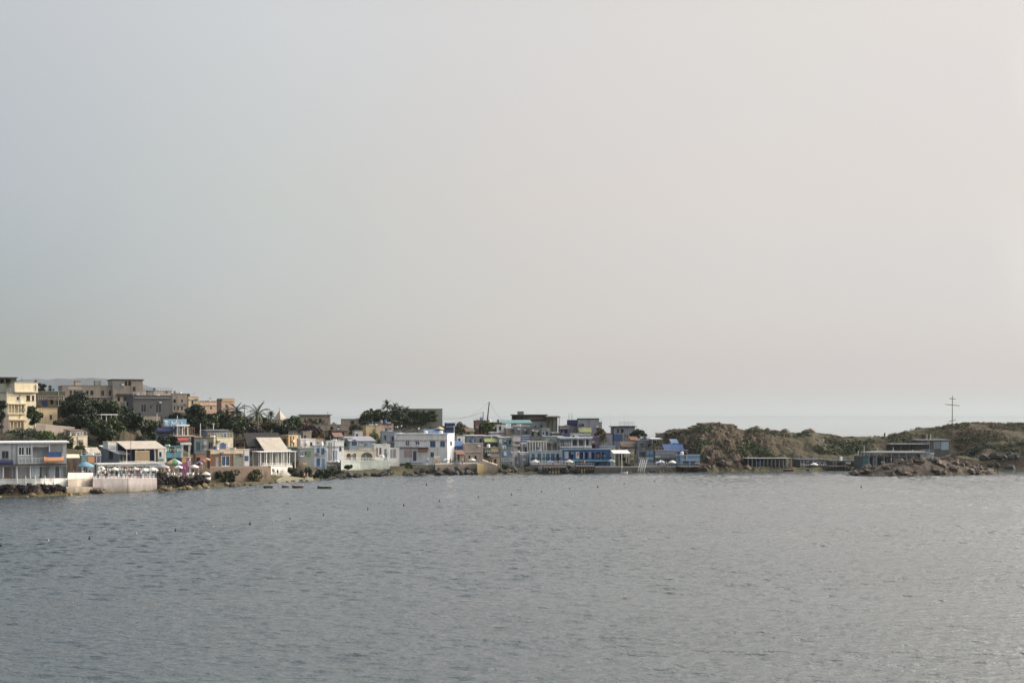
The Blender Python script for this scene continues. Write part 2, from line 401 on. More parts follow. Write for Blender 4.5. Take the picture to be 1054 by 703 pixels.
def W_(name, label, px0, px1, yt, yb, t, col, dep=.5, cat='wall', step=9, cap=None):
    """wall or terrace following the shore at distance t"""
    n = max(1, int(abs(px1 - px0) / step)); m = MB(); yt0, yt1 = (yt if isinstance(yt, tuple) else (yt, yt)); yb0, yb1 = (yb if isinstance(yb, tuple) else (yb, yb))
    F0, F1 = [], []
    for q in range(n + 1):
        s = q / n; p = px0 + (px1 - px0) * s; Y = Ys(p) + t
        zt, zb = zat(yt0 + (yt1 - yt0) * s, Y), zat(yb0 + (yb1 - yb0) * s, Y)
        F0.append((at(p, 0, Y), zb - .8, zt)); F1.append((at(p, 0, Y + dep), zb - .8, zt)); ANCH.append((p, t, zb)); ANCH.append((p, t + dep, zb))
        if dep > 3: ANCH.append((p, t + dep + 1, zt - .6))
    z = lambda v, h: (v.x, v.y, h)
    for a in range(n):
        (p, b0, t0), (q, b1, t1), (r, _, _), (s_, _, _) = F0[a], F0[a + 1], F1[a + 1], F1[a]
        m.quad(z(p, b0), z(q, b1), z(q, t1), z(p, t0)); m.quad(z(p, t0), z(q, t1), z(r, t1), z(s_, t0)); m.quad(z(r, b1), z(s_, b0), z(s_, t0), z(r, t1))
    p, b0, t0 = F0[0]; s_ = F1[0][0]; m.quad(z(s_, b0), z(p, b0), z(p, t0), z(s_, t0))
    p, b0, t0 = F0[-1]; s_ = F1[-1][0]; m.quad(z(p, b0), z(s_, b0), z(s_, t0), z(p, t0))
    o = F0[n // 2][0]
    ob = obj(name, m, col, loc=(o.x, o.y, F0[n // 2][1]))
    return tag(ob, label, cat)
def pergola(name, label, cat, px0, px1, yt, yb, t, dep, rc, pc_, n=4, slope=0.0, thick=.18, th=None, slats=False, back=None, lean=None):
    th = lin(YAW, (px0 + px1) / 2) if th is None else th
    Y = Ys(px0) + t; C = Vector(((px0 - CX) * Y / F, Y, 0)); f = Vector((math.cos(R(th)), math.sin(R(th)), 0)); g = Vector((-f.y, f.x, 0))
    k = (px1 - CX) / F; W = (k * C.y - C.x) / (f.x - k * f.y)
    zf, zb = zat(yt, Y) - slope, zat(yb, Y)
    ANCH.append((px0, t, zb)); ANCH.append(((px0 + px1) / 2, t + W / 2 * f.y + dep / 2 - (Ys((px0 + px1) / 2) - Ys(px0)), zb))
    ce = C + f * W / 2 + g * dep / 2
    root = thing(name, label, cat, (ce.x, ce.y, zb))
    z = lambda p, h: (p.x, p.y, h)
    m = MB()
    if slats:
        for q in range(7): m.obox(C + g * (dep * q / 6.5), f, g, W, .14, zf, zf + .14)
        for q in range(n): m.obox(C + f * (W - .12) * q / (n - 1), f, g, .12, dep, zf - .13, zf - .003)
    else:
        q = [C - g * .3 - f * .2, C + f * (W + .2) - g * .3, C + f * (W + .2) + g * dep, C - f * .2 + g * dep]; h = [zf, zf, zf + slope, zf + slope]
        m.hexa([z(a, b) for a, b in zip(q, h)] + [z(a, b + thick) for a, b in zip(q, h)])
    obj('canopy', m, rc, root)
    for q in range(n):
        for dd, hh in ((.05, zf), (dep - .2, zf + slope)):
            m = MB(); m.obox(C + f * (.05 + (W - .25) * q / (n - 1)) + g * dd, f, g, .14, .14, zb - 1.2, hh - (.135 if slats else .003)); obj('post', m, pc_, root)
    if back:
        m = MB(); m.obox(C + g * (dep - .03), f, g, W, .1, zb - 1, zf + slope - .14); obj('back_panel', m, back, root)
    return root

# ------------------------------------------------------------------ terrain
SKY = [(640, 452), (665, 446), (675, 444.5), (690, 442.5), (703, 443), (712, 441.5), (717, 439.6), (723, 437.4), (735, 436.8), (746, 437.8), (754, 439.2), (758, 442.4), (766, 444.5), (775, 441), (785, 443),
       (800, 444), (815, 446), (828, 446), (837, 445), (842, 447), (852, 448), (860, 449), (866, 451), (880, 450), (895, 450.5), (910, 450), (920, 447.5), (935, 444),
       (950, 441), (965, 440), (980, 437.8), (1000, 436), (1020, 436.3), (1054, 437), (1120, 440), (1200, 446), (1500, 480)]
for p, ts in ((-200, 12), (0, 12), (60, 12), (120, 11), (200, 11), (300, 12), (400, 9), (480, 8)):
    ANCH.append((p, 190, ts))
for p in range(-300, 700, 25): ANCH.append((p, -4, -1.2)); ANCH.append((p, -10, -3.0)); ANCH.append((p, 1.2, .45)); ANCH.append((p, -1, -.35)); ANCH.append((p, 2.2, .42))
ANCH += [(345, 92, 11.5), (365, 92, 11.2), (385, 92, 11.2), (330, 75, 8.5), (375, 75, 8.5), (470, 75, 8.6), (480, 90, 9.3), (520, 130, 8), (580, 130, 6.5), (640, 110, 5), (620, 60, 5.5)]
AN = None
def _anch():
    global AN
    a = np.array(ANCH, float); AN = (a[:, 0] / 5.5, a[:, 1] / 4.0, a[:, 2])
def right_z(px, t):
    zr = zat(lin(SKY, px), Ys(px) + 38)
    cl = lin([(640, 27), (690, 27), (703, 16), (716, 4), (765, 4), (775, 11), (880, 13), (900, 20), (985, 19), (1010, 8), (1060, 6)], px)      # where the slope starts
    flat = lin([(640, 1.4), (760, 1.2), (770, .4), (880, .4), (900, 1.4), (985, 3.2), (1010, 2.2), (1060, 3)], px)
    if t < 0: return .3 * t
    if t < 2: return .45 * t * flat
    if t < cl: return flat
    s = min(1, (t - cl) / max(2, 38 - cl))
    st = 1 - (1 - s) ** lin([(640, 1.5), (700, 2.2), (770, 1.7), (880, 1.25), (1054, 1.15)], px)
    z = flat + (zr - flat) * st
    if t > 44: z = zr + (-3 - zr) * min(1, (t - 44) / 130) ** 1.4
    return z
def ground(px, t):
    px_ = min(max(px, -300), 720)
    if px < 690:
        d2 = (AN[0] - px_ / 5.5) ** 2 + (AN[1] - t / 4.0) ** 2
        i = np.argpartition(d2, 10)[:10]; w = 1 / (d2[i] + .25) ** 2
        z = float((w * AN[2][i]).sum() / w.sum())
        if t < 1.5: z = min(z, .35 * t)
        if t > 190: z -= (t - 190) * .02
        if px > 655:
            k = (px - 655) / 35; z = z * (1 - k) + right_z(px, t) * k
        return z
    return right_z(px, t)
def gpt(px, t):
    Y = Ys(px) + t
    return Vector(((px - CX) * Y / F, Y, ground(px, t)))
def build_terrain():
    ps = list(np.arange(-400, -20, 12)) + list(np.arange(-20, 660, 2.6)) + list(np.arange(660, 790, .85)) + list(np.arange(790, 1062, 1.35)) + list(np.arange(1062, 1500, 9))
    tsr = [-14, -9, -6, -4, -2.5, -1.4, -.6, 0, .6, 1.2] + list(np.arange(2, 48, .75)) + list(np.arange(48, 130, 3.4)) + [134, 142, 152, 165, 180, 200, 230, 270, 330, 420]
    V = []; nP, nT = len(ps), len(tsr)
    for p in ps:
        for t in tsr:
            z = ground(p, t); Y = Ys(p) + t; X = (p - CX) * Y / F
            v = Vector((X, Y, z))
            if t > -2:
                if p > 655:
                    k = min(1, (p - 655) / 30) * min(1, (t + 2) / 4); q = v * .16
                    rock = 1 - min(1, max(0, (p - 765) / 60))
                    a = mnoise.fractal(q, .9, 2.1, 5); b = abs(mnoise.noise(v * .35 + Vector((7, 3, 1))))
                    st = math.sin(v.z * 2.3 + 1.5 * mnoise.noise(v * .1)) * .28
                    top = 1 if t < 34 else .35
                    z += k * top * (a * (.85 + .9 * rock) - b * (.3 + 1.1 * rock) + st * rock * .6)
                    w1 = 1 - abs(mnoise.noise(v * .55 + Vector((1, 9, 4)))) * 2; w2 = 1 - abs(mnoise.noise(v * 1.2 + Vector((5, 2, 8)))) * 2
                    cl_ = max(0, mnoise.noise(Vector((v.x * .22, v.y * .04, 3.3))) - .12)
                    z += k * rock * top * (.55 * w1 + .28 * w2 - 2.6 * cl_ * (1 if 3 < t < 34 else .2)) - k * rock * .35
                    z += k * (.35 if t > 30 else 0) * mnoise.noise(v * .6) * .8
                else:
                    z += .22 * mnoise.fractal(v * .3, .9, 2, 4) * min(1, (t + 2) / 5) - .12
            V.append((X, Y, z))
    Fc = [(i * nT + j, (i + 1) * nT + j, (i + 1) * nT + j + 1, i * nT + j + 1) for i in range(nP - 1) for j in range(nT - 1)]
    me = bpy.data.meshes.new('terrain'); me.from_pydata(V, [], Fc)
    m, nt, b, g = newmat('terrain_earth')
    p = g.outputs['Position']
    sep = nt.nodes.new('ShaderNodeSeparateXYZ'); nt.links.new(p, sep.inputs[0])
    n1 = _noise(nt, p, .12, 6, .62); n2 = _noise(nt, p, .55, 5, .65); n3 = _noise(nt, p, 2.2, 4, .7); strat = _noise(nt, _map(nt, p, (.08, .08, 1.1)), 1.0, 5, .6)
    rock = _ramp(nt, n2, [(.25, (0.0351, 0.0218, 0.0172)), (.42, (0.0975, 0.0562, 0.0359)), (.56, (0.108, 0.073, 0.047)), (.75, (0.0780, 0.0530, 0.0406))])
    rock = _mix(nt, _ramp(nt, strat, [(.42, (0, 0, 0)), (.60, (.75,) * 3)]), rock, (0.085, 0.048, 0.036))
    rock = _mix(nt, _ramp(nt, n3, [(.44, (.95,) * 3), (.60, (0, 0, 0))]), rock, (.028, .021, .018))  # cleft shade painted dark into the hollows of the noise
    grass = _ramp(nt, n3, [(.3, (0.0203, 0.0250, 0.0101)), (.6, (0.0585, 0.0546, 0.0203)), (.8, (0.1014, 0.0819, 0.0351))])
    sn = nt.nodes.new('ShaderNodeSeparateXYZ'); nt.links.new(g.outputs['Normal'], sn.inputs[0])
    md = nt.nodes.new('ShaderNodeMath'); md.operation = 'MULTIPLY'
    nt.links.new(_ramp(nt, sn.outputs[2], [(.55, (0, 0, 0)), (.85, (1, 1, 1))]), md.inputs[0]); nt.links.new(_ramp(nt, n1, [(.38, (0, 0, 0)), (.52, (1, 1, 1))]), md.inputs[1])
    c = _mix(nt, md.outputs[0], rock, grass)
    mz = nt.nodes.new('ShaderNodeMath'); mz.operation = 'MULTIPLY_ADD'; nt.links.new(n2, mz.inputs[0]); mz.inputs[1].default_value = 1.0; nt.links.new(sep.outputs[2], mz.inputs[2])
    mr = nt.nodes.new('ShaderNodeMapRange'); nt.links.new(mz.outputs[0], mr.inputs[0]); mr.inputs[1].default_value = .5; mr.inputs[2].default_value = 1.5; mr.inputs[3].default_value = 1; mr.inputs[4].default_value = 0
    wet = _ramp(nt, n3, [(.35, (.045, .04, .02)), (.6, (.11, .095, .03)), (.8, (.16, .13, .07))])
    c = _mix(nt, mr.outputs[0], c, wet)
    nt.links.new(c, b.inputs['Base Color']); b.inputs['Roughness'].default_value = .95
    bp = nt.nodes.new('ShaderNodeBump'); bp.inputs['Strength'].default_value = .8; bp.inputs['Distance'].default_value = .5
    nt.links.new(n3, bp.inputs['Height']); nt.links.new(bp.outputs[0], b.inputs['Normal'])
    me.materials.append(m)
    o = bpy.data.objects.new('terrain', me); COL.objects.link(o); tag(o, 'brown rocky coast rising behind the shoreline, with grassy patches on the headland', kind='structure')
    # islet
    def islet_z(px, Y):
        s = (px - 951) / 82; e = (Y - lin([(870, 343), (920, 345), (1000, 352), (1030, 356)], px)) / 9.5
        r = s * s + e * e
        top = lin([(868, .9), (884, 2.7), (915, 3.1), (960, 3.6), (990, 3.2), (1010, 2.1), (1032, .7)], px)
        return top * (1 - r ** 1.3) if r < 1.4 else -1.2
    V = []; xs = np.arange(866, 1036, 1.3); ys_ = np.arange(330, 366, .6)
    for p in xs:
        for Y in ys_:
            X = (p - CX) * Y / F; z = islet_z(p, Y); v = Vector((X, Y, z))
            z += .7 * mnoise.noise(v * .5) + .4 * abs(mnoise.noise(v * 1.3))
            V.append((X, Y, max(-1.5, z - .25)))
    nT = len(ys_)
    Fc = [(i * nT + j, (i + 1) * nT + j, (i + 1) * nT + j + 1, i * nT + j + 1) for i in range(len(xs) - 1) for j in range(nT - 1)]
    me = bpy.data.meshes.new('islet'); me.from_pydata(V, [], Fc); me.materials.append(rockmat('brownrock'))
    o = bpy.data.objects.new('islet', me); COL.objects.link(o); tag(o, 'low rubble islet in front of the headland', kind='structure')
    # far mountain
    ridge = [(-260, 405), (-150, 396), (-60, 391), (20, 390.5), (60, 390), (95, 389), (120, 390.5), (140, 393), (152, 397), (165, 403), (178, 410), (195, 418), (215, 428), (230, 432)]
    V = []; n = 0
    for p in np.arange(-260, 231, 4):
        Yd = 4300
        for s in (0, .1, .2, .3, .4, .5, .6, .7, .8, .9, 1.0):
            Y = Yd + 1500 * s; zt = zat(lin(ridge, p), Yd + 1500)
            v = Vector(((p - CX) * Y / F, Y, zt * s ** .8 - 8 * (1 - s) + (11 * s * mnoise.fractal(Vector((p * .022, s * 1.3, 0)), .9, 2, 4) if s < 1 else 8 * mnoise.noise(Vector((p * .09, 0, 0))))))
            V.append(v)
        V.append(Vector(((p - CX) * 11500 / F, 11500, -20))); n += 1
    Fc = [(i * 12 + j, (i + 1) * 12 + j, (i + 1) * 12 + j + 1, i * 12 + j + 1) for i in range(n - 1) for j in range(11)]
    me = bpy.data.meshes.new('hills'); me.from_pydata(V, [], Fc)
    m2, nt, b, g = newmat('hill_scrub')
    c = _ramp(nt, _noise(nt, g.outputs['Position'], .02, 5), [(.35, (.035, .048, .062)), (.65, (.075, .085, .10))]); nt.links.new(c, b.inputs['Base Color']); b.inputs['Roughness'].default_value = 1  # bluish haze tint put into the ridge's base colour
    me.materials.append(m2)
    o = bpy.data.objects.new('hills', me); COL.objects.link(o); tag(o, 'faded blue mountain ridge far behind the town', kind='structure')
def build_water():
    # one sheet from below the viewpoint to the horizon; the bay itself carries real wavelets (finer mesh)
    ys = np.concatenate([np.linspace(4, 64, 9), np.arange(66, 190, .22), np.arange(190, 372, .32), np.geomspace(375, 52000, 70)])
    ps = np.concatenate([-np.geomspace(9000, 160, 16), np.arange(-150, 1206, 1.75), np.geomspace(1215, 10000, 16)])
    Yg, Pg = np.meshgrid(ys, ps, indexing='ij'); Xg = (Pg - CX) * Yg / F
    rs = np.random.RandomState(21); Z = np.zeros_like(Xg); fine = (Yg > 66) & (Yg < 372)
    xf, yf = Xg[fine], Yg[fine]; zf = np.zeros_like(xf); dx = np.zeros_like(xf); dy = np.zeros_like(xf)
    for lam, n_, sl in WSPEC:
        for _ in range(n_):
            L_ = lam * rs.uniform(.75, 1.35); th = R(86) + rs.normal() * .40; k_ = 2 * math.pi / L_
            A_ = sl / math.sqrt(n_) / k_; ph = k_ * (math.cos(th) * xf + math.sin(th) * yf) + rs.uniform(0, 6.28)
            zf += A_ * np.cos(ph); sn_ = A_ * np.sin(ph); dx -= math.cos(th) * sn_; dy -= math.sin(th) * sn_
    wob = np.zeros_like(xf)
    for _ in range(14):
        L_ = rs.uniform(25, 110); th = rs.uniform(0, 3.14); wob += np.cos(2 * math.pi / L_ * (math.cos(th) * xf * .45 + math.sin(th) * yf * .8) + rs.uniform(0, 6.28))
    gust = np.clip(1 + .075 * wob, .6, 1.4)
    edge = gust * np.clip((372 - yf) / 40, .0, 1) * np.clip((yf - 66) / 6, 0, 1)
    Z[fine] = zf * edge; Xg = Xg.copy(); Yg = Yg.copy(); Xg[fine] = xf + dx * edge * 1.1; Yg[fine] = yf + dy * edge * 1.1
    nR, nC = Xg.shape; V = np.stack([Xg, Yg, Z], 2).reshape(-1, 3).astype(np.float32)
    I = (np.arange(nR - 1)[:, None] * nC + np.arange(nC - 1)[None, :]).reshape(-1); Q = np.stack([I, I + 1, I + nC + 1, I + nC], 1).astype(np.int32)
    me = bpy.data.meshes.new('sea'); me.vertices.add(len(V)); me.vertices.foreach_set('co', V.ravel()); me.loops.add(Q.size); me.loops.foreach_set('vertex_index', Q.ravel())
    me.polygons.add(len(Q)); me.polygons.foreach_set('loop_start', np.arange(0, Q.size, 4, dtype=np.int32)); me.update(calc_edges=True); me.polygons.foreach_set('use_smooth', np.ones(len(Q), bool))
    m, nt, b, g = newmat('sea_water')
    p = g.outputs['Position']
    b.inputs['Base Color'].default_value = (*WBASE, 1); b.inputs['Roughness'].default_value = WROUGH; b.inputs['IOR'].default_value = 1.42
    def rot(sc, ang):
        n = nt.nodes.new('ShaderNodeMapping'); nt.links.new(p, n.inputs[0]); n.inputs['Scale'].default_value = sc; n.inputs['Rotation'].default_value = (0, 0, R(ang)); return n.outputs[0]
    h1 = _noise(nt, rot((.20, .42, 1), 6), 1, 2, .5, .3)
    h2 = _noise(nt, rot((.65, 1.2, 1), -9), 1, 3, .55, .6)
    h3 = _noise(nt, rot((1.7, 2.6, 1), 10), 1, 3, .6)
    h4 = _ramp(nt, _noise(nt, rot((.40, .74, 1), 4), 1, 3, .5, .8), [(.52, (0, 0, 0)), (.70, (1, 1, 1))])     # the odd steeper wavelet
    gust = _ramp(nt, _noise(nt, rot((.010, .028, 1), 12), 1, 4, .6), [(.3, (.55,) * 3), (.7, (1.2,) * 3)])
    def mul(x, k):
        n = nt.nodes.new('ShaderNodeMath'); n.operation = 'MULTIPLY'; nt.links.new(x, n.inputs[0])
        if hasattr(k, 'is_output'): nt.links.new(k, n.inputs[1])
        else: n.inputs[1].default_value = k
        return n.outputs[0]
    def add(x, y):
        n = nt.nodes.new('ShaderNodeMath'); nt.links.new(x, n.inputs[0]); nt.links.new(y, n.inputs[1]); return n.outputs[0]
    sy = nt.nodes.new('ShaderNodeSeparateXYZ'); nt.links.new(p, sy.inputs[0]); calm = nt.nodes.new('ShaderNodeMapRange'); nt.links.new(sy.outputs[1], calm.inputs[0])
    calm.inputs[1].default_value = 120; calm.inputs[2].default_value = 420; calm.inputs[3].default_value = 1; calm.inputs[4].default_value = .22     # smoother water towards the shore and in the open sea behind the headland
    off = nt.nodes.new('ShaderNodeMapRange'); nt.links.new(sy.outputs[1], off.inputs[0]); off.inputs[1].default_value = 420; off.inputs[2].default_value = 800; off.inputs[3].default_value = 1; off.inputs[4].default_value = .02
    rg = nt.nodes.new('ShaderNodeMapRange'); nt.links.new(sy.outputs[1], rg.inputs[0]); rg.inputs[1].default_value = 380; rg.inputs[2].default_value = 800; rg.inputs[3].default_value = WROUGH; rg.inputs[4].default_value = .03; nt.links.new(rg.outputs[0], b.inputs['Roughness'])
    gust = mul(gust, off.outputs[0])
    gust = mul(gust, calm.outputs[0])
    hh = mul(add(add(add(mul(h1, WAVE[0]), mul(h2, WAVE[1])), mul(h3, WAVE[2])), mul(h4, WAVE[3])), gust)
    bp = nt.nodes.new('ShaderNodeBump'); bp.inputs['Strength'].default_value = 1.0; bp.inputs['Distance'].default_value = 1.0
    nt.links.new(hh, bp.inputs['Height']); nt.links.new(bp.outputs[0], b.inputs['Normal'])
    me.materials.append(m)
    o = bpy.data.objects.new('sea', me); COL.objects.link(o); tag(o, 'grey rippled sea water of the bay', kind='structure')
WBASE, WROUGH, WAVE = (.056, .071, .079), .08, (.0, .18, .15, .0)
WSPEC = [(5, 8, .032), (2.1, 18, .065), (1.25, 26, .165), (.85, 26, .16)]
def build_haze():
    m = bpy.data.materials.new('haze'); m.use_nodes = True; nt = m.node_tree; nt.nodes.remove(nt.nodes['Principled BSDF'])
    v = nt.nodes.new('ShaderNodeVolumePrincipled'); v.inputs['Color'].default_value = (.52, .58, .63, 1); v.inputs['Density'].default_value = HAZE; v.inputs['Anisotropy'].default_value = .2
    nt.links.new(v.outputs[0], nt.nodes['Material Output'].inputs['Volume'])
    x = 27000
    mb = MB(); mb.hexa([(-x, -300, -21), (x, -300, -21), (x, 2 * x, -21), (-x, 2 * x, -21), (-x, -300, 275), (x, -300, 275), (x, 2 * x, 275), (-x, 2 * x, 275)])
    o = obj('haze', mb, m); tag(o, 'thin pale sea haze', kind='stuff')
HAZE = .00006

# ------------------------------------------------------------------ plants
def leaves_mesh(name, centres, radii, counts, size, key, loc, rs, flat=.75):
    vs = []
    for c, r, n in zip(centres, radii, counts):
        d = rs.normal(size=(n, 3)); d /= np.linalg.norm(d, axis=1)[:, None]
        rad = r * rs.uniform(.45, 1.08, n)[:, None] ** .6
        pos = np.array(c) + d * rad * np.array([1, 1, flat])
        a = rs.normal(size=(n, 3)); a /= np.linalg.norm(a, axis=1)[:, None]
        b = np.cross(a, rs.normal(size=(n, 3))); b /= np.linalg.norm(b, axis=1)[:, None] + 1e-9
        s = size * rs.uniform(.6, 1.3, n)[:, None]
        a = a * s; b = b * s * .55
        vs.append(np.stack([pos - a, pos + b * .9, pos + a, pos - b], 1).reshape(-1, 3))
    V = np.concatenate(vs) - np.array(loc)
    me = bpy.data.meshes.new(name); n = len(V) // 4
    me.vertices.add(n * 4); me.vertices.foreach_set('co', V.astype(np.float32).ravel())
    me.loops.add(n * 4); me.loops.foreach_set('vertex_index', np.arange(n * 4, dtype=np.int32))
    me.polygons.add(n); me.polygons.foreach_set('loop_start', np.arange(0, n * 4, 4, dtype=np.int32))
    me.update(calc_edges=True); me.materials.append(leafmat(key))
    return me
SEED = [11]
def tree(name, label, px, yt, t, wpx, key='darkleaf', kind='round', group=None, dens=1.0, yb=None):
    SEED[0] += 1; rs = np.random.RandomState(SEED[0]); rr = random.Random(SEED[0])
    b = gpt(px, t); Y = b.y; zt = zat(yt, Y); w = wpx * Y / F / 2
    zg = b.z if yb is None else zat(yb, Y)
    hgt = max(1.2, zt - zg)
    root = thing(name, label, 'bush' if kind == 'bush' else 'tree', (b.x, b.y, zg), group)
    if kind == 'bush': c0 = zg + hgt * .45; rz = hgt * .55; nc = max(5, int(7 + w * 2.2))
    elif kind == 'cypress': c0 = zg + hgt * .55; rz = hgt * .47; nc = 14
    else: c0 = zg + hgt * .62; rz = hgt * .40; nc = int(12 + w * 2.6)
    cen, rad, cnt = [], [], []
    for k in range(nc):
        d = rs.normal(size=3); d /= np.linalg.norm(d); q = rs.uniform(.25, .82) ** .7
        fz = d[2] * q
        ww = w * (1 if kind != 'cypress' else max(.25, 1 - abs(fz) * 1.0))
        cx, cy = b.x + d[0] * q * ww, b.y + d[1] * q * ww * .9; cz = c0 + fz * rz
        r = (w * .42 if kind != 'cypress' else w * .6) * rs.uniform(.65, 1.15); r = min(r, rz * .75); r = max(r, .35)
        if kind == 'bush' and cz - r * .6 < zg: cz = zg + r * .5
        cen.append((cx, cy, cz)); rad.append(r); cnt.append(int((50 + 70 * r * r) * dens))
    cr = bpy.data.objects.new('crown' if kind != 'bush' else 'foliage', leaves_mesh('crown', cen, rad, cnt, .34 if kind != 'bush' else .27, key, (b.x, b.y, zg), rs)); COL.objects.link(cr); cr.parent = root
    m = MB(); r0 = max(.07, hgt * .03)
    m.tube((b.x, b.y, zg - .6), (b.x + .1, b.y, c0 - rz * .3), r0, r0 * .65)
    for c in cen[:7]: m.tube((b.x + .1, b.y, c0 - rz * (.35 + .3 * rr.random())), c, r0 * .5, r0 * .15, n=5)
    obj('trunk' if kind != 'bush' else 'stem', m, 'brown', root)
    return root
def palm(label, px, yt, t, wpx, trunk_px=None, group=None, yb=None):
    SEED[0] += 1; rr = random.Random(SEED[0])
    b = gpt(px, t); Y = b.y; R_ = wpx * Y / F / 2; zc = zat(yt, Y) - R_ * .55
    zg = min(b.z, zc - 1.5)
    root = thing('palm_tree', label, 'palm tree', (b.x, b.y, zg), group)
    m = MB(); last = Vector((b.x, b.y, zg - .5)); n = 8
    for k in range(1, n + 1):
        s = k / n; p = Vector((b.x + .15 * math.sin(s * 2), b.y, zg - .5 + (zc - zg + .5) * s)); m.tube(last, p, .26 - .06 * s, .22 - .05 * s, 8); last = p
    obj('trunk', m, 'brown', root)
    m = MB(); c = last
    for k in range(34):
        a = 2 * math.pi * k / 34 * 2.6 + rr.uniform(-.2, .2); el = rr.uniform(-.55, 1.3); L = R_ * rr.uniform(.85, 1.15)
        d = Vector((math.cos(a) * math.cos(el), math.sin(a) * math.cos(el), math.sin(el))); p = c.copy(); sd = Vector((-math.sin(a), math.cos(a), 0)); N_ = 8
        for q in range(N_):
            d2 = (d + Vector((0, 0, -.05 * (q + 1) * .55))).normalized(); e = p + d2 * L / N_
            wd = .30 * math.sin(math.pi * (q + .7) / (N_ + .9)) + .05
            for sg in (-1, 1):
                tip0 = p + sd * sg * wd + d2 * .25 - Vector((0, 0, .12)); tip1 = e + sd * sg * wd * .9 + d2 * .15 - Vector((0, 0, .14))
                m.quad(p, p + (e - p) * .62, tip1, tip0)
            m.tube(p, e, .025, n=4); p = e; d = d2
    obj('crown', m, leafmat('palmleaf'), root)
    return root
def scrub_patch(name, label, pts, key, n, size, kind='stuff'):
    SEED[0] += 1; rs = np.random.RandomState(SEED[0]); cen, rad, cnt = [], [], []
    for _ in range(n):
        for _k in range(12):
            px, t = pts(rs); p = gpt(px, t)
            if mnoise.noise(Vector((p.x * .11, p.y * .16, len(label) * 3.7))) > .08: break
        r = rs.uniform(.25, .8) * size
        p.z += .22 * 0 + r * .15
        cen.append((p.x, p.y, p.z)); rad.append(r); cnt.append(int(18 + 46 * r))
    me = leaves_mesh(name, cen, rad, cnt, .2, key, (0, 0, 0), rs, .6)
    o = bpy.data.objects.new(name, me); COL.objects.link(o); return tag(o, label, 'ground cover', kind=kind)

# ------------------------------------------------------------------ boulders
BOULD = {}
def boulder_mesh(k, key):
    if (k, key) in BOULD: return BOULD[(k, key)]
    bm = bmesh.new(); bmesh.ops.create_icosphere(bm, subdivisions=3, radius=1)
    o = Vector((k * 7.3, k * 2.1, 4))
    for v in bm.verts:
        n = v.co.normalized(); f = 1 + .42 * mnoise.noise(n * 1.2 + o) + .2 * mnoise.noise(n * 2.7 + o)
        q = n * f
        for ax in (Vector((.8, .3, .5)), Vector((-.5, .7, .4)), Vector((.1, -.9, .45)), Vector((-.6, -.5, .6))):   # split faces
            a = (ax + .4 * mnoise.noise_vector(o + ax)).normalized(); dd = q.dot(a)
            if dd > .72: q -= a * (dd - .72) * .85
        v.co = q
    me = bpy.data.meshes.new('boulder'); bm.to_mesh(me); bm.free(); me.materials.append(rockmat(key))
    BOULD[(k, key)] = me; return me
ROCK = dict(darkrock=((.018, .019, .02), (.055, .052, .048)), brownrock=((.022, .0175, .0145), (.095, .072, .056)), tanrock=((.07, .055, .03), (.22, .165, .09)), greyrock=((.06, .05, .045), (.19, .155, .13)))
def rockmat(key):
    if key in MATS: return MATS[key]
    m, nt, b, g = newmat(key); a, c = ROCK[key]; p = g.outputs['Position']
    col = _ramp(nt, _noise(nt, p, 1.4, 5, .65), [(.3, a), (.7, c)])
    oi = nt.nodes.new('ShaderNodeObjectInfo'); col = _mix(nt, _ramp(nt, oi.outputs['Random'], [(0, (0, 0, 0)), (1, (.55,) * 3)]), col, tuple(x * 1.25 for x in c))
    nt.links.new(col, b.inputs['Base Color']); b.inputs['Roughness'].default_value = .9
    bp = nt.nodes.new('ShaderNodeBump'); bp.inputs['Strength'].default_value = .7; bp.inputs['Distance'].default_value = .2
    nt.links.new(_noise(nt, p, 3.5, 4), bp.inputs['Height']); nt.links.new(bp.outputs[0], b.inputs['Normal'])
    MATS[key] = m; return m
def boulder(x, y, z, s, key, label, group, rr):
    o = bpy.data.objects.new('boulder', boulder_mesh(rr.randint(0, 5), key)); COL.objects.link(o)
    o.location = (x, y, z); o.scale = (s * rr.uniform(.85, 1.5), s * rr.uniform(.8, 1.2), s * rr.uniform(.55, .85)); o.rotation_euler = (rr.uniform(-.3, .3), rr.uniform(-.3, .3), rr.uniform(0, 6.28))
    return tag(o, label, 'boulder', group)

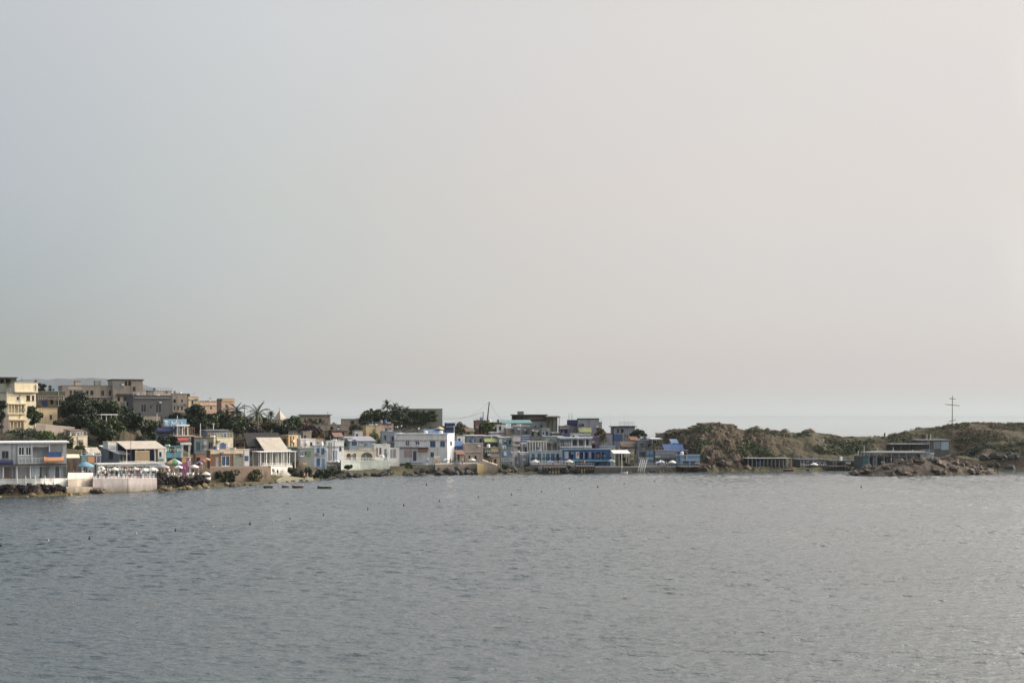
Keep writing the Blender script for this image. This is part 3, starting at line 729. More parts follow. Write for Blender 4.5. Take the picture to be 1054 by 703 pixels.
# ------------------------------------------------------------------ people
POSES = {}
def body_mesh(pose):
    if pose in POSES: return POSES[pose]
    h = dict(pel=(0, 0, .95), waist=(0, 0, 1.1), chest=(0, .01, 1.33), neck=(0, 0, 1.5), head=(0, -.02, 1.6), top=(0, -.01, 1.73), sl=(-.17, 0, 1.42), sr=(.17, 0, 1.42))
    if pose == 'sit':
        dz = -.45; h = {k: (v[0], v[1], v[2] + dz) for k, v in h.items()}
        L = dict(hip=(.1, 0, .48), knee=(.12, -.44, .5), ank=(.12, -.46, .07), toe=(.12, -.62, .04)); arm = dict(el=(.25, -.08, .70), wr=(.17, -.32, .60), hand=(.15, -.40, .59))
        LL, RR = L, L; aL = aR = arm
    elif pose == 'walk':
        LL = dict(hip=(.1, 0, .9), knee=(.1, -.18, .5), ank=(.1, -.22, .08), toe=(.1, -.38, .04)); RR = dict(hip=(.1, 0, .9), knee=(.1, .08, .48), ank=(.1, .30, .12), toe=(.1, .18, .04))
        aL = dict(el=(.24, .12, 1.15), wr=(.24, .10, .92), hand=(.24, .07, .84)); aR = dict(el=(.24, -.06, 1.15), wr=(.22, -.22, .95), hand=(.22, -.28, .89))
    else:
        LL = RR = dict(hip=(.1, 0, .9), knee=(.11, -.01, .49), ank=(.11, .01, .08), toe=(.12, -.16, .04)); aL = aR = dict(el=(.24, .03, 1.15), wr=(.25, -.04, .90), hand=(.25, -.06, .81))
        if pose == 'reach': aR = dict(el=(.30, -.14, 1.28), wr=(.30, -.38, 1.36), hand=(.30, -.46, 1.38))
    V, E, Rr = [], [], []
    def v(p, r): V.append(p); Rr.append(r); return len(V) - 1
    pel = v(h['pel'], .135); wa = v(h['waist'], .125); ch = v(h['chest'], .15); nk = v(h['neck'], .06); hd = v(h['head'], .095); tp = v(h['top'], .085)
    E += [(pel, wa), (wa, ch), (ch, nk), (nk, hd), (hd, tp)]
    for sg, lg, am, sk in ((-1, LL, aL, 'sl'), (1, RR, aR, 'sr')):
        m = lambda p: (p[0] * sg, p[1], p[2])
        a = v(m(lg['hip']), .1); b = v(m(lg['knee']), .062); c = v(m(lg['ank']), .042); d = v(m(lg['toe']), .035); E += [(pel, a), (a, b), (b, c), (c, d)]
        s = v(h[sk], .065); e = v(m(am['el']), .045); w = v(m(am['wr']), .033); q = v(m(am['hand']), .036); E += [(ch, s), (s, e), (e, w), (w, q)]
    me = bpy.data.meshes.new('person'); me.from_pydata(V, E, []); o = bpy.data.objects.new('person_build', me); COL.objects.link(o)
    md = o.modifiers.new('s', 'SKIN')
    for i, r in enumerate(Rr): me.skin_vertices[0].data[i].radius = (r, r)
    me.skin_vertices[0].data[0].use_root = True
    s2 = o.modifiers.new('u', 'SUBSURF'); s2.levels = 1
    dg = bpy.context.evaluated_depsgraph_get(); dg.update()
    out = bpy.data.meshes.new_from_object(o.evaluated_get(dg)); bpy.data.objects.remove(o)
    out.name = 'person'; out.materials.clear()
    for k in ('skin', 'red', 'denim', 'hair'): out.materials.append(mat(k))
    top = h['neck'][2] - .03; wz = h['pel'][2] - .02
    for p in out.polygons:
        c = p.center
        if c.z > h['head'][2] + .045 or (c.z > top + .06 and c.y > .02): p.material_index = 3
        elif c.z > top: p.material_index = 0
        elif abs(c.x) > .2 and c.z < h['chest'][2] - .1: p.material_index = 0
        elif c.z > wz: p.material_index = 1
        elif c.z < .1: p.material_index = 3
        else: p.material_index = 2
        p.use_smooth = True
    POSES[pose] = out; return out
def person(label, px, yb, t, pose, shirt, legs, rot=0, hgt=1.0, group=None, cat='person'):
    Y = Ys(px) + t; p = at(px, yb, Y)
    o = bpy.data.objects.new('person', body_mesh(pose)); COL.objects.link(o); o.location = p; o.rotation_euler = (0, 0, R(rot)); o.scale = (hgt,) * 3
    for i, k in ((1, shirt), (2, legs)):
        o.material_slots[i].link = 'OBJECT'; o.material_slots[i].material = mat(k)
    return tag(o, label, cat, group)

# ------------------------------------------------------------------ small things
def umbrella(label, px, yt, yb, t, wpx, cols, group=None, open_=True):
    Y = Ys(px) + t; b = at(px, yb, Y); zt = zat(yt, Y); r = wpx * Y / F / 2
    root = thing('beach_umbrella', label, 'umbrella', b, group)
    m = MB(); m.tube(b - Vector((0, 0, .3)), (b.x, b.y, zt + .12), .035, n=6); m.lathe((b.x, b.y, b.z), [(.25, 0), (.25, .1), (.06, .14)], 10); obj('pole', m, 'offwhite', root)
    m = MB(); n = 16; hd = min(r * .5, .9)
    for k in range(n):
        a0, a1 = 2 * math.pi * k / n, 2 * math.pi * (k + 1) / n; P = lambda a, q, z: (b.x + r * q * math.cos(a), b.y + r * q * math.sin(a), zt - hd * z)
        mi = (k // 2) % len(cols)
        m.add((P(a0, .02, 0), P(a1, .02, 0), P(a1, .55, .42), P(a0, .55, .42)), ((0, 1, 2, 3),), mi); m.add((P(a0, .55, .42), P(a1, .55, .42), P(a1, 1, 1), P(a0, 1, 1)), ((0, 1, 2, 3),), mi)
        m.add((P(a0, 1, 1), P(a1, 1, 1), P(a1, 1, 1 + .2 / hd), P(a0, 1, 1 + .2 / hd)), ((0, 1, 2, 3),), mi)
    obj('canopy', m, list(cols), root)
    return root
CH = {}
def chair(label, px, yb, t, key, rot, group):
    Y = Ys(px) + t; p = at(px, yb, Y)
    if key not in CH:
        root = thing('plastic_chair', label, 'chair', p, group)
        m = MB(); m.box((p.x, p.y, p.z + .44), (.46, .44, .05)); obj('seat', m, key, root)
        m = MB(); m.hexa([(p.x - .22, p.y + .2, p.z + .47), (p.x + .22, p.y + .2, p.z + .47), (p.x + .22, p.y + .24, p.z + .47), (p.x - .22, p.y + .24, p.z + .47), (p.x - .2, p.y + .28, p.z + .9), (p.x + .2, p.y + .28, p.z + .9), (p.x + .2, p.y + .31, p.z + .9), (p.x - .2, p.y + .31, p.z + .9)]); obj('backrest', m, key, root)
        for sx in (-.19, .19):
            for sy in (-.18, .18): m = MB(); m.tube((p.x + sx * 1.15, p.y + sy * 1.15, p.z), (p.x + sx, p.y + sy, p.z + .42), .025, n=5); obj('leg', m, key, root)
        CH[key] = root
    else: root = copy_tree(CH[key]); root.location = p; root['label'] = label
    root.rotation_euler = (0, 0, R(rot)); return root
def table(label, px, yb, t, key, group):
    Y = Ys(px) + t; p = at(px, yb, Y); k = 'T' + key
    if k not in CH:
        root = thing('terrace_table', label, 'table', p, group)
        m = MB(); m.box((p.x, p.y, p.z + .73), (1.0, .8, .05)); obj('tabletop', m, key, root)
        for sx in (-.42, .42):
            for sy in (-.32, .32): m = MB(); m.box((p.x + sx, p.y + sy, p.z + .352), (.06, .06, .70)); obj('leg', m, key, root)
        CH[k] = root
    else: root = copy_tree(CH[k]); root.location = p; root['label'] = label
    return root
def pole(name, label, cat, px, yt, yb, t, r=.06, lean=0, arms=(), col='darkgrey', insul=False):
    Y = Ys(px) + t; b = at(px, yb, Y); tp = at(px + lean, yt, Y)
    root = thing(name, label, cat, b)
    m = MB(); m.tube(b - Vector((0, 0, 1.5)), tp, r, r * .6, 8); obj('mast', m, col, root)
    for (py, hw, tilt) in arms:
        s = (yb - py) / (yb - yt); c = b + (tp - b) * s; w = hw * Y / F
        m = MB(); m.tube(c + Vector((-w, -.02, w * tilt)), c + Vector((w, -.02, -w * tilt)), r * .7, n=6); arm = obj('crossbar', m, col, root)
        if insul:
            for q in (-.8, .8):
                m = MB(); e = c + Vector((w * q, -.02, 0)); m.tube(e, e + Vector((0, 0, .2)), .04, n=6); obj('insulator', m, 'white', arm)
    return root, tp
def cable(label, a, b, sag, r=.045):
    m = MB(); n = 14; last = a
    for k in range(1, n + 1):
        s = k / n; p = a + (b - a) * s; p.z -= sag * 4 * s * (1 - s); m.tube(last, p, r, n=4); last = p
    o = obj('overhead_cable', m, 'grey', loc=a); return tag(o, label, 'cable')
def screen(name, label, cat, px0, px1, yt, yb, t, col, th=None, legs=True, fr='white', lines=0, lc='white'):
    th = lin(YAW, (px0 + px1) / 2) if th is None else th
    Y = Ys(px0) + t; C = Vector(((px0 - CX) * Y / F, Y, 0)); f = Vector((math.cos(R(th)), math.sin(R(th)), 0)); g = Vector((-f.y, f.x, 0)); k = (px1 - CX) / F; W = (k * C.y - C.x) / (f.x - k * f.y)
    z0, z1 = zat(yb, Y), zat(yt, Y); ce = C + f * W / 2; root = thing(name, label, cat, (ce.x, ce.y, z0))
    m = MB(); m.obox(C, f, g, W, .08, z0, z1); obj('board', m, col, root)
    for a, b, c, d in ((0, W, z1 + .003, z1 + .1), (0, W, z0 - .1, z0 - .003)):
        m = MB(); m.obox(C + f * a - g * .02, f, g, b - a, .12, c, d); obj('frame', m, fr, root)
    for q in range(lines):
        m = MB(); zz_ = z0 + (z1 - z0) * (q + .5) / lines; m.obox(C - g * .03 + f * .15, f, g, W - .3, .025, zz_ - (z1 - z0) / lines * .22, zz_ + (z1 - z0) / lines * .22); obj('stripe', m, lc, root)
    if legs:
        for q in (.08, .92): m = MB(); m.obox(C + f * W * q + g * .09, f, g, .1, .1, z0 - 2.2, z1); obj('post', m, 'darkgrey', root)
    return root, C, f, g, W, z0, z1
def boat(label, px, yb, L, col, rot, cat='boat', t=None, name='rowing_boat', inner='wood'):
    Y = F * H / (yb - HY) if t is None else Ys(px) + t; b = at(px, yb, Y)
    root = thing(name, label, cat, b); c, s = math.cos(R(rot)), math.sin(R(rot))
    prof = [(-.5, .28), (-.38, .62), (-.1, .85), (.2, .75), (.4, .38), (.5, .03)]; w = L * .17
    T = lambda x, y, z: (b.x + x * c - y * s, b.y + x * s + y * c, b.z + z)
    m = MB(); rows = []
    for x, q in prof:
        sh = .12 * (2 * x) ** 2 * L * .35
        rows.append([T(x * L, -w * q, .42 + sh), T(x * L * .97, -w * q * .7, .02), T(x * L * .95, 0, -.16), T(x * L * .97, w * q * .7, .02), T(x * L, w * q, .42 + sh)])
    for a, d in zip(rows, rows[1:]):
        for k in range(4): m.quad(a[k], d[k], d[k + 1], a[k + 1])
    m.add(rows[0], ((0, 1, 2, 3, 4),)); obj('hull', m, col, root)
    m = MB()
    for a, d in zip(rows, rows[1:]):
        for k, sg in ((0, 1), (4, -1)):
            p, q = Vector(a[k]), Vector(d[k]); m.tube(p, q, .05, n=5)
    obj('gunwale', m, 'white' if col != 'white' else 'blue', root)
    for x in (-.2, .12):
        m = MB(); m.add([T(x * L - .13, -w * .72, .3), T(x * L + .13, -w * .72, .3), T(x * L + .13, w * .72, .3), T(x * L - .13, w * .72, .3), T(x * L - .13, -w * .72, .35), T(x * L + .13, -w * .72, .35), T(x * L + .13, w * .72, .35), T(x * L - .13, w * .72, .35)],
                        ((3, 2, 1, 0), (4, 5, 6, 7), (0, 1, 5, 4), (1, 2, 6, 5), (2, 3, 7, 6), (3, 0, 4, 7))); obj('thwart', m, inner, root)
    return root
BU = {}
def buoy(label, px, yb, key, group, s=1.0):
    Y = F * H / (yb - HY); p = at(px, yb, Y)
    if key not in BU:
        m = MB(); r = .21; m.lathe((p.x, p.y, p.z), [(.03, -.25), (r * .7, -.2), (r, -.02), (r * .95, .1), (r * .55, .24), (.07, .3), (.05, .42), (.08, .44), (.06, .5)], 12)
        o = obj('mooring_buoy', m, key, loc=p, smooth=True); BU[key] = o
    else: o = BU[key].copy(); COL.objects.link(o); o.location = p
    o.scale = (s,) * 3
    return tag(o, label, 'buoy', group)

# ------------------------------------------------------------------ the town, left to right (columns and rows are photo pixels, t = metres behind the shoreline)
def L_(kind, *spans, c=None, d=None):    # several openings of one kind sharing rows: L_('w', ya, yb, (a, b), ...)
    ya, yb = spans[:2]; return [(kind, a, b, ya, yb, c, d) for a, b in spans[2:]]
# --- tan apartment house at the left edge
rt = B('apartment_house', 'tall cream apartment house at the left edge with a ribbed balcony front', 'apartment house', -7, 37, 404, 449, 100, 'apart', th=38, pc=7, rc='pale', par=.9,
  feats=[('w', 27, 31, 407, 412.5, 'brown'), ('w', 32.8, 35.2, 407, 412.5, 'brown'), ('w', 28, 31, 418, 425, 'brown'), ('w', 33, 35.2, 418, 423, 'brown'), ('o', 8, 26, 416.5, 425, ), ('s', 7.5, 26.5, 425, 426.2, 'apart', .5),
         ('s', 7.5, 27, 414.8, 416, 'apart', .5), ('o', 10, 25, 434, 447), *[('p', x, x + .8, 416.2, 425.2, 'cream', 'pilaster') for x in (8.4, 11.4, 14.4, 18.5, 21.2, 24.5)], *[('p', x, x + .9, 433.5, 448, 'cream', 'pilaster') for x in (10, 13.4, 17, 20.5, 24.2)],
         ('s', 7.5, 27, 431.2, 432.6, 'apart', .6)])[0]
up = B('upper', '', '', -7, 39, 393.6, 404, 100.4, 'apart', th=38, pc=15, into=rt, rc='pale', feats=[('p', 36.6, 37.3, 396, 404, 'grey', 'drainpipe'), ('s', 15.2, 38.8, 402.6, 404, 'cream', .35)])
B('upper', '', '', -7, 17, 389, 394.5, 102, 'darkbrown', th=30, pc=-5, into=rt, roof='slab', rc='darkbrown', feats=[('o', 0, 4, 390.4, 394), ('o', 6, 11, 390.4, 394)], dep=5)
pole('antenna_mast', 'thin rooftop mast standing on the cream apartment house', 'mast', 22.5, 387.5, 403, 104, .06, 0, [(391, 1.4, 0), (394, 1.0, 0)])
B('garden_house', 'pinkish low walled house under the cream apartment house', 'house', -25, 9, 428, 449, 88, 'pinkstone', th=25, pc=-20, rc='pale', feats=[('o', 1, 3, 434, 441)])
B('hillside_house', 'dark olive flat-roofed house with a navy tarp, right of the cream apartment house', 'house', 36, 67, 403, 421, 128, 'olive', th=20, pc=38, rc='greengrey',
  feats=[('b', 43, 49, 412, 418, 'navy', 'tarp'), ('o', 52, 55, 410, 416), ('o', 58, 62, 410, 416), ('s', 38, 66, 407, 408, 'greengrey', .6)])
B('hillside_house', 'small mustard house with one dark window, below the dark olive house', 'house', 37.5, 59, 420.5, 438, 108, 'tan', th=38, pc=40, rc='tan', feats=[('w', 51, 53.6, 427, 431.5, 'brown'), ('p', 40.5, 41.3, 421, 437, 'tan')])
B('hillside_house', 'brown block standing in for the shaded right side of the mustard house', 'house', 57.5, 72, 420.5, 438, 112, 'brown', th=20, rc='brown', feats=[('o', 60, 62, 425, 430), ('o', 65, 68, 425, 430)])  # shaded right part of the mustard house, put into this block's brown colour
B('ruined_house', 'long ruin-like brown stone terrace with small dark openings on the left skyline', 'stone house', 60, 119, 397, 424, 160, 'stone', th=22, pc=64, rc='stone', dep=9,
  feats=[*L_('o', 402, 407, (72, 74), (76, 78.5), (83, 85), (88.5, 91), (93, 96), (104, 107), (112, 114.5)), *L_('o', 411, 416, (98, 102), (106, 110)), ('s', 66, 118, 408.3, 409.3, 'pinkstone', .5), ('b', 70, 84, 398, 401, 'pale', 'render_patch')])
B('stone_block', 'square brown stone tower house with a rooftop porch, highest on the left skyline', 'stone house', 111, 147, 391, 424, 156, 'stone', th=22, pc=116, rc='darkbrown', roof='slab', dep=9, over=.35,
  feats=[('o', 128.5, 131, 392.5, 397), ('o', 132, 134.5, 392.5, 397), ('b', 118, 127.5, 392.3, 400, 'grey', 'render_patch'), ('s', 120, 142, 405.4, 407, 'darkbrown', .7), ('w', 136.5, 139.5, 398, 402.5, 'brown'), *L_('o', 408.5, 413, (121, 123.4), (127, 130))])
B('pale_house', 'long pale tan blank-walled house behind the dark slate block', 'house', 144, 177, 402.2, 420, 172, 'pale', th=20, pc=145, rc='pale', feats=[('o', 170, 172.5, 401, 405)])
B('slate_block', 'large dark slate-grey block with framed windows, above the trees', 'house', 117, 176.5, 407.4, 431, 130, 'slate', th=26, pc=137, rc='slate', dep=10,
  feats=[('w', 145, 150.4, 416, 424.5, 'grey'), ('w', 160, 166, 416, 425, 'grey'), ('s', 138, 176, 409.4, 410.2, 'grey', .3), ('w', 154, 156.4, 417, 421.5, 'grey')], side=[('o', 121, 124, 414, 420), ('o', 129, 132, 414, 420)])
B('stone_house', 'square brown stone house with a dark top window, right of the slate block', 'stone house', 176, 192.6, 405.4, 429, 140, 'stone', th=24, pc=177.5, rc='stone',
  feats=[('o', 178.4, 181, 411, 414.6), *L_('w', 418, 422.6, (178.6, 180.6), (181.8, 184.4), (186, 188.6), c='pale'), ('w', 186, 188.5, 411, 414.6, 'pale'), ('s', 177.6, 192, 424, 425, 'stone', .8)])
B('ochre_house', 'small sunlit ochre house on the skyline behind the dark trees', 'house', 191.5, 204.5, 408.4, 428, 152, 'ochre', th=38, pc=194, rc='ochre', feats=[('w', 197, 199, 412, 416, 'brown')])
rt = B('salmon_house', 'long sunlit salmon house with a brown chimney on the left skyline', 'house', 203, 241, 413, 430, 164, 'salmon', th=36, pc=205, rc='tile', feats=[*L_('w', 418, 422, (209, 211.4), (216, 218.4), c='cream'), ('s', 205.5, 224, 416, 416.8, 'cream', .3)])[0]
B('upper', '', '', 228, 241.5, 410.5, 416, 163.6, 'ochre', th=36, pc=229, into=rt, rc='ochre', dep=4)
B('chimney_house', 'narrow dark brown chimney-like tower in front of the salmon house', 'tower', 223.6, 228, 411.6, 430, 150, 'brown', th=20, rc='darkbrown', dep=2, clutter=False)
# --- gardens and small houses among the trees
B('garden_house', 'small cream cottage with an open upper porch beside the dark trees', 'cottage', 69.5, 90, 449, 463, 52, 'cream', th=38, pc=73, rc='cream', feats=[('o', 81, 86, 455, 459)], dep=5)
pergola('garden_porch', 'brown-roofed porch with white posts on the small cream cottage', 'porch', 72, 86, 442.6, 449.5, 54, 3.5, 'brown', 'white', n=3, slope=.3, th=38)
pergola('garden_pavilion', 'small white-posted garden pavilion between the dark trees', 'pavilion', 104, 120.5, 427, 434, 84, 4, 'white', 'pinkwhite', n=4)
B('garden_house', 'tiny cream arched lodge under the white-posted garden pavilion', 'cottage', 108, 118, 433.6, 441, 82, 'cream', th=35, rc='cream', feats=[('c', 113, 116.4, 435, 440, 'cream', 'black')], dep=3, clutter=False)
W_('rubble_wall', 'brown rubble retaining wall above the waterfront restaurant', 37, 77, (436, 440), (447, 447), 66, 'pinkstone', dep=8)
W_('garden_wall', 'low brown stone garden wall below the slate block', 120, 165, 428.5, 436, 118, 'stone', dep=.6)
# --- front left restaurant
rt = B('waterfront_restaurant', 'two-storey grey waterfront restaurant with white eave and curtained terrace at the left edge', 'restaurant', -60, 68.5, 456.6, 497, 8, 'palegrey', th=20.5, pc=-58, roof='slab', rc='white', dep=11, over=.5,
  feats=[*L_('o', 480.4, 495, (-50, -30), (-28, -12), (-10, 2.2), (4.2, 16), (18.4, 30.4), (32, 48.6), (50.6, 66.4)), ('i', 0, 2, 480.5, 495, 'drape'), ('i', 32.4, 41, 480.5, 494.5, 'drape'), ('i', 43, 48.4, 480.5, 494.5, 'grey'), ('i', 51, 57, 480.5, 494.5, 'drape'), ('i', 61, 66, 480.5, 494.5, 'drape'), ('i', 4.6, 9, 480.5, 495, 'brown', 'wall_board'),
   ('w', 1.6, 9, 464, 472, 'grey'), ('w', 19, 25, 460, 468.5, 'white'), ('w', 26.4, 32, 460, 468.5, 'white'), ('o', 33.6, 50, 460, 471.4), ('w', -14, -6, 464, 472, 'grey'), ('b', 52, 65, 457.4, 465.5, 'grey', 'shutter'), ('s', -58, 68, 477.6, 479.2, 'darkgrey', .9),
   ('a', -8, 13.6, 473.4, 476, 'navy', 1.0), ('a', 45, 65.5, 469.8, 473.6, 'orange', 1.4), *[('p', x, x + .7, 457.4, 477, 'white', 'column') for x in (32.4, 50.6)], ('p', 17.2, 17.9, 457.2, 477, 'grey', 'downpipe'), ('r', 19, 44, 471.5, 477, 'white'), ('b', -58, -20, 458, 466, 'paleteal', 'shutter'), *[('p', x, x + .9, 479.6, 495.4, 'white', 'column') for x in (2.8, 17, 30.8)], *[('p', x, x + .7, 479.6, 495.4, 'darkgrey', 'column') for x in (49.2, 67.4)]])[0]
B('upper', '', '', -60, 18, 452.2, 456.2, 7.2, 'rust', th=20.5, pc=-58, into=rt, roof='slab', rc='tile', dep=10)
screen('tarpaulin', 'bright blue tarpaulin hanging over the orange awning of the grey restaurant', 'tarpaulin', 48.5, 63.5, 465.6, 470, 4.6, 'blue', th=20.5, legs=False, fr='blue')
W_('terrace_wall', 'long white terrace wall in front of the grey curtained restaurant', -70, 71.5, (497, 495.6), (501.4, 500.6), 6, 'white', dep=5)
W_('balustrade', 'white terrace parapet under the grey curtained restaurant', -70, 70, (493.4, 492), (497, 495.6), 6.2, 'offwhite', dep=.2)
for i, x in enumerate((17.6, 26.4, 36.4, 46.4, 55.6, 69.6)): tag(pole('bollard_post', 'short white post on the long white terrace wall', 'post', x, 489.6, 496.4, 5.9, .09, col='white')[0], group='posts on the long white terrace wall')
# --- terrace with blue umbrella
W_('terrace_step', 'pale stepped terrace under the blue umbrella', 70, 98, (493.5, 492), (502, 500), 5, 'pale', dep=9)
W_('terrace_step', 'lower tan landing below the blue umbrella terrace', 68, 104, 501.5, 507, 1.6, 'stone', dep=3.2)
W_('balustrade', 'white slatted fence on the blue umbrella terrace', 70, 96, 486.4, 492.6, 7, 'offwhite', dep=.15)
pergola('beige_canopy', 'beige canvas canopy on thin posts beside the orange awning', 'canopy', 67, 81, 469, 488, 10, 4, 'cream', 'rust', n=3, slope=.5, th=20)
B('beach_hut', 'low hut with red and blue boards behind the blue umbrella', 'hut', 78, 104, 469, 490, 22, 'greyblue', th=30, rc='paleteal', feats=[('b', 90.5, 97, 470, 476, 'orange'), ('b', 83, 89, 470, 474.5, 'teal'), ('o', 86, 90, 477, 487), ('o', 97.5, 102, 477, 487), ('b', 98, 103, 470, 475.5, 'purple')])
# --- grey mono roof house and terrace
rt = B('grey_house', 'grey house with a white sloping roof, above the white sea wall', 'house', 104, 131, 460, 480, 34, 'greyblue', th=48, pc=122.5, roof='mono', drop=1.5, rc='white', over=.35,
  feats=[('o', 124.2, 126.2, 467.6, 476), ('w', 127.6, 129.6, 468, 473.5, 'darkgrey')], side=[('w', 112, 116.2, 466, 472, 'darkgrey')])[0]
B('upper', '', '', 110, 120.4, 455.2, 462, 37, 'white', th=40, pc=111, into=rt, rc='cream', dep=2.5)
B('terrace_bar', 'glazed terrace bar with dark posts behind the white sea wall', 'bar', 99, 162, 478, 493.5, 14, 'paleteal', th=32, pc=101, roof='slab', rc='offwhite', dep=7,
  feats=[*L_('o', 480, 492, (102.6, 109), (110.2, 117), (118.6, 122), (124, 129), (131, 138), (140, 147), (149, 154), (156, 160)), ('i', 103, 106, 480, 491, 'lilac'), ('i', 111, 114, 480, 491, 'lilac'), ('i', 125, 128, 480, 491, 'paleteal'), ('i', 150, 153, 480.5, 491, 'drape'), *[('p', x, x + .6, 479, 493, 'darkgrey', 'column') for x in (109.4, 117.6, 130, 139, 148)], ('r', 124, 158, 474.6, 478, 'white', )])
pergola('canvas_canopy', 'large white sloping canvas canopy above the bamboo screen', 'canopy', 130, 170, 455, 475, 30, 7, 'pale', 'offwhite', n=5, slope=1.5, th=32, thick=.1, back='navy')  # navy back sheet stands in for the shade under the canopy
screen('bamboo_screen', 'bamboo-coloured panel under the big white canvas canopy', 'screen', 139, 154, 464.6, 474.4, 25, 'bamboo', fr='cream')
W_('sea_wall', 'long white sea wall at the waterline with terrace tables above', 95.5, 161.5, 492.4, 505.4, 2.6, 'pinkwhite', dep=11)
pole('drain_pipe', 'grey pipe running down the middle of the long white sea wall', 'pipe', 131.5, 491, 505.4, 2.45, .07, col='grey')
# --- blue beach bar area
B('beach_bar', 'grey and navy beach bar with a rooftop sign and brick base', 'bar', 160, 187, 440.5, 462, 58, 'grey', th=24, pc=161, rc='navy', feats=[('a', 161.5, 182, 440.2, 443.6, 'navy', 1.6), ('b', 163, 173, 448.6, 451, 'blue'), ('b', 160.8, 176, 452.4, 459, 'brown', 'brick_base'), ('r', 161, 172, 449.5, 452.4, 'white', .3), ('o', 177, 182, 448, 458)])
sg = screen('roof_sign', 'blue-green rooftop sign with broken white strokes on the navy beach bar', 'sign', 168, 192, 431.6, 438.6, 58, 'sky', fr='teal')
def strokes(sg, segs, key='white'):     # white marks on a board: (u0, v0, u1, v1) in board fractions
    root, C, f, g, W, z0, z1 = sg; m = MB()
    for u0, v0, u1, v1 in segs:
        a = C + f * W * u0 - g * .06; b = C + f * W * u1 - g * .06
        m.tube((a.x, a.y, z0 + (z1 - z0) * v0), (b.x, b.y, z0 + (z1 - z0) * v1), .09, n=6)
    obj('lettering', m, key, root)
strokes(sg, [(.04, .72, .17, .72), (.08, .72, .07, .1), (.14, .72, .15, .1), (.34, .1, .37, .65), (.37, .65, .44, .2), (.44, .2, .47, .6), (.52, .15, .56, .95), (.56, .15, .66, .15), (.6, .15, .63, .5), (.78, .15, .79, .6), (.72, .12, .82, .12)])
pergola('white_pergola', 'small white flat-roofed pergola beside the rooftop sign', 'pergola', 182, 194, 438.4, 450, 52, 3, 'white', 'white', n=3, th=30, thick=.3)
pergola('timber_frame', 'bare brown timber frame right of the small white pergola', 'timber frame', 193.4, 200.6, 440.5, 455, 52, 3, 'wood', 'wood', n=4, slats=True)
B('snack_bar', 'dark snack bar with red awning and cream post, below the small white pergola', 'snack bar', 180, 200, 449.4, 464, 50, 'darkbrown', th=28, pc=181, roof='slab', rc='pale', feats=[('a', 182, 193, 449.8, 453, 'red', 1.2), ('b', 182, 194, 454, 455.2, 'white'), ('p', 194, 196.4, 450, 463, 'cream'), ('o', 184, 190, 456, 462)])
B('teal_kiosk', 'teal kiosk with a cyan fascia behind the rainbow umbrella', 'kiosk', 168, 189, 459.5, 477, 34, 'teal', th=26, pc=169.4, rc='teal', feats=[('b', 170.5, 187, 466, 471, 'cyan', 'fascia'), ('o', 174.5, 180, 460.6, 465.4), ('b', 169.6, 171, 460, 476, 'white'), ('o', 172, 186, 471.6, 476)])
fr = pergola('lookout_frame', 'square white lookout frame on posts between teal kiosk and grey block', 'frame', 187.4, 196, 457.8, 476, 26, 2, 'white', 'white', n=2, th=20, thick=.4)
B('beach_stall', 'narrow stall hung with magenta and yellow cloths below the white lookout frame', 'stall', 186, 196.6, 471, 488, 16, 'magenta', th=25, pc=187, rc='yellow', feats=[('b', 187, 191.5, 471.4, 476, 'yellow', 'cloth'), ('b', 188.5, 192, 481, 484.6, 'red', 'cloth'), ('b', 193, 196, 474, 480, 'pink', 'cloth'), ('b', 194.8, 196.2, 471.5, 488, 'white', 'cloth')], dep=2, clutter=False)
B('grey_block', 'weathered grey-teal block left of the cream house with the blue flower panel', 'house', 198.6, 214, 451, 469, 46, 'grey', th=24, pc=200, rc='brown', feats=[('w', 201.5, 206, 454.5, 464, 'teal', 'blueglass'), ('b', 209.5, 212.6, 453.5, 463.5, 'paleteal'), ('b', 199.8, 208, 448.6, 451, 'tan')])
B('terrace_house', 'long flat house with lilac roof slab and orange tiles behind the cream house', 'house', 207, 234, 443.4, 455, 68, 'greyblue', th=26, roof='slab', rc='lilac', feats=[('b', 212.5, 218, 447, 451.2, 'tile', 'tiles'), ('b', 223, 225.6, 447, 451.2, 'ochre', 'tiles'), ('o', 218.6, 222, 446.5, 452), ('b', 229, 233.6, 447.6, 449.6, 'navy')])
pole('light_pole', 'short white pole standing on the lilac roof', 'pole', 206.3, 435.4, 446, 69, .12, col='white')
pole('light_pole', 'short white pole with a cross piece behind the lilac roof', 'pole', 219.6, 435.4, 446, 78, .12, 0, [(436.2, 1.6, 0)], col='white')
B('cream_house', 'sunlit cream house with a blue flower-shaped wall panel', 'house', 213, 240, 450.4, 465, 46, 'cream', th=38, pc=220, rc='yellowgreen', feats=[('b', 226.5, 232.6, 456.4, 463.2, 'blue', 'flower_panel'), ('b', 228, 231, 455.4, 464, 'blue', 'flower_panel'), ('b', 234, 236.4, 456, 463, 'offwhite'), ('d', 237, 238.8, 458, 464.6, 'white')], side=[('w', 214.4, 218.6, 455, 463, 'white')])
B('cafe_building', 'low brown cafe with cream parapet and a big blue-grey window under the cream house', 'cafe', 212.6, 251.5, 463.4, 483, 34, 'rust', th=30, pc=216, rc='cream', dep=7, feats=[('b', 216.6, 250.6, 463.7, 467, 'cream', 'fascia'), ('w', 228, 236.4, 469, 479.6, 'white', 'blueglass'), ('b', 240, 249.6, 468.5, 480.5, 'greengrey'), ('d', 222, 225.6, 470, 481, 'steel'), ('b', 250.0, 251, 467, 482, 'pale')])
B('sign_pillar', 'white pillar with a blue square sign at the end of the brown cafe', 'pillar', 250, 256.6, 462.8, 484, 30, 'white', th=25, pc=251, rc='white', dep=1, feats=[('b', 251.9, 255.8, 469, 474.2, 'blue', 'sign_panel')], clutter=False)
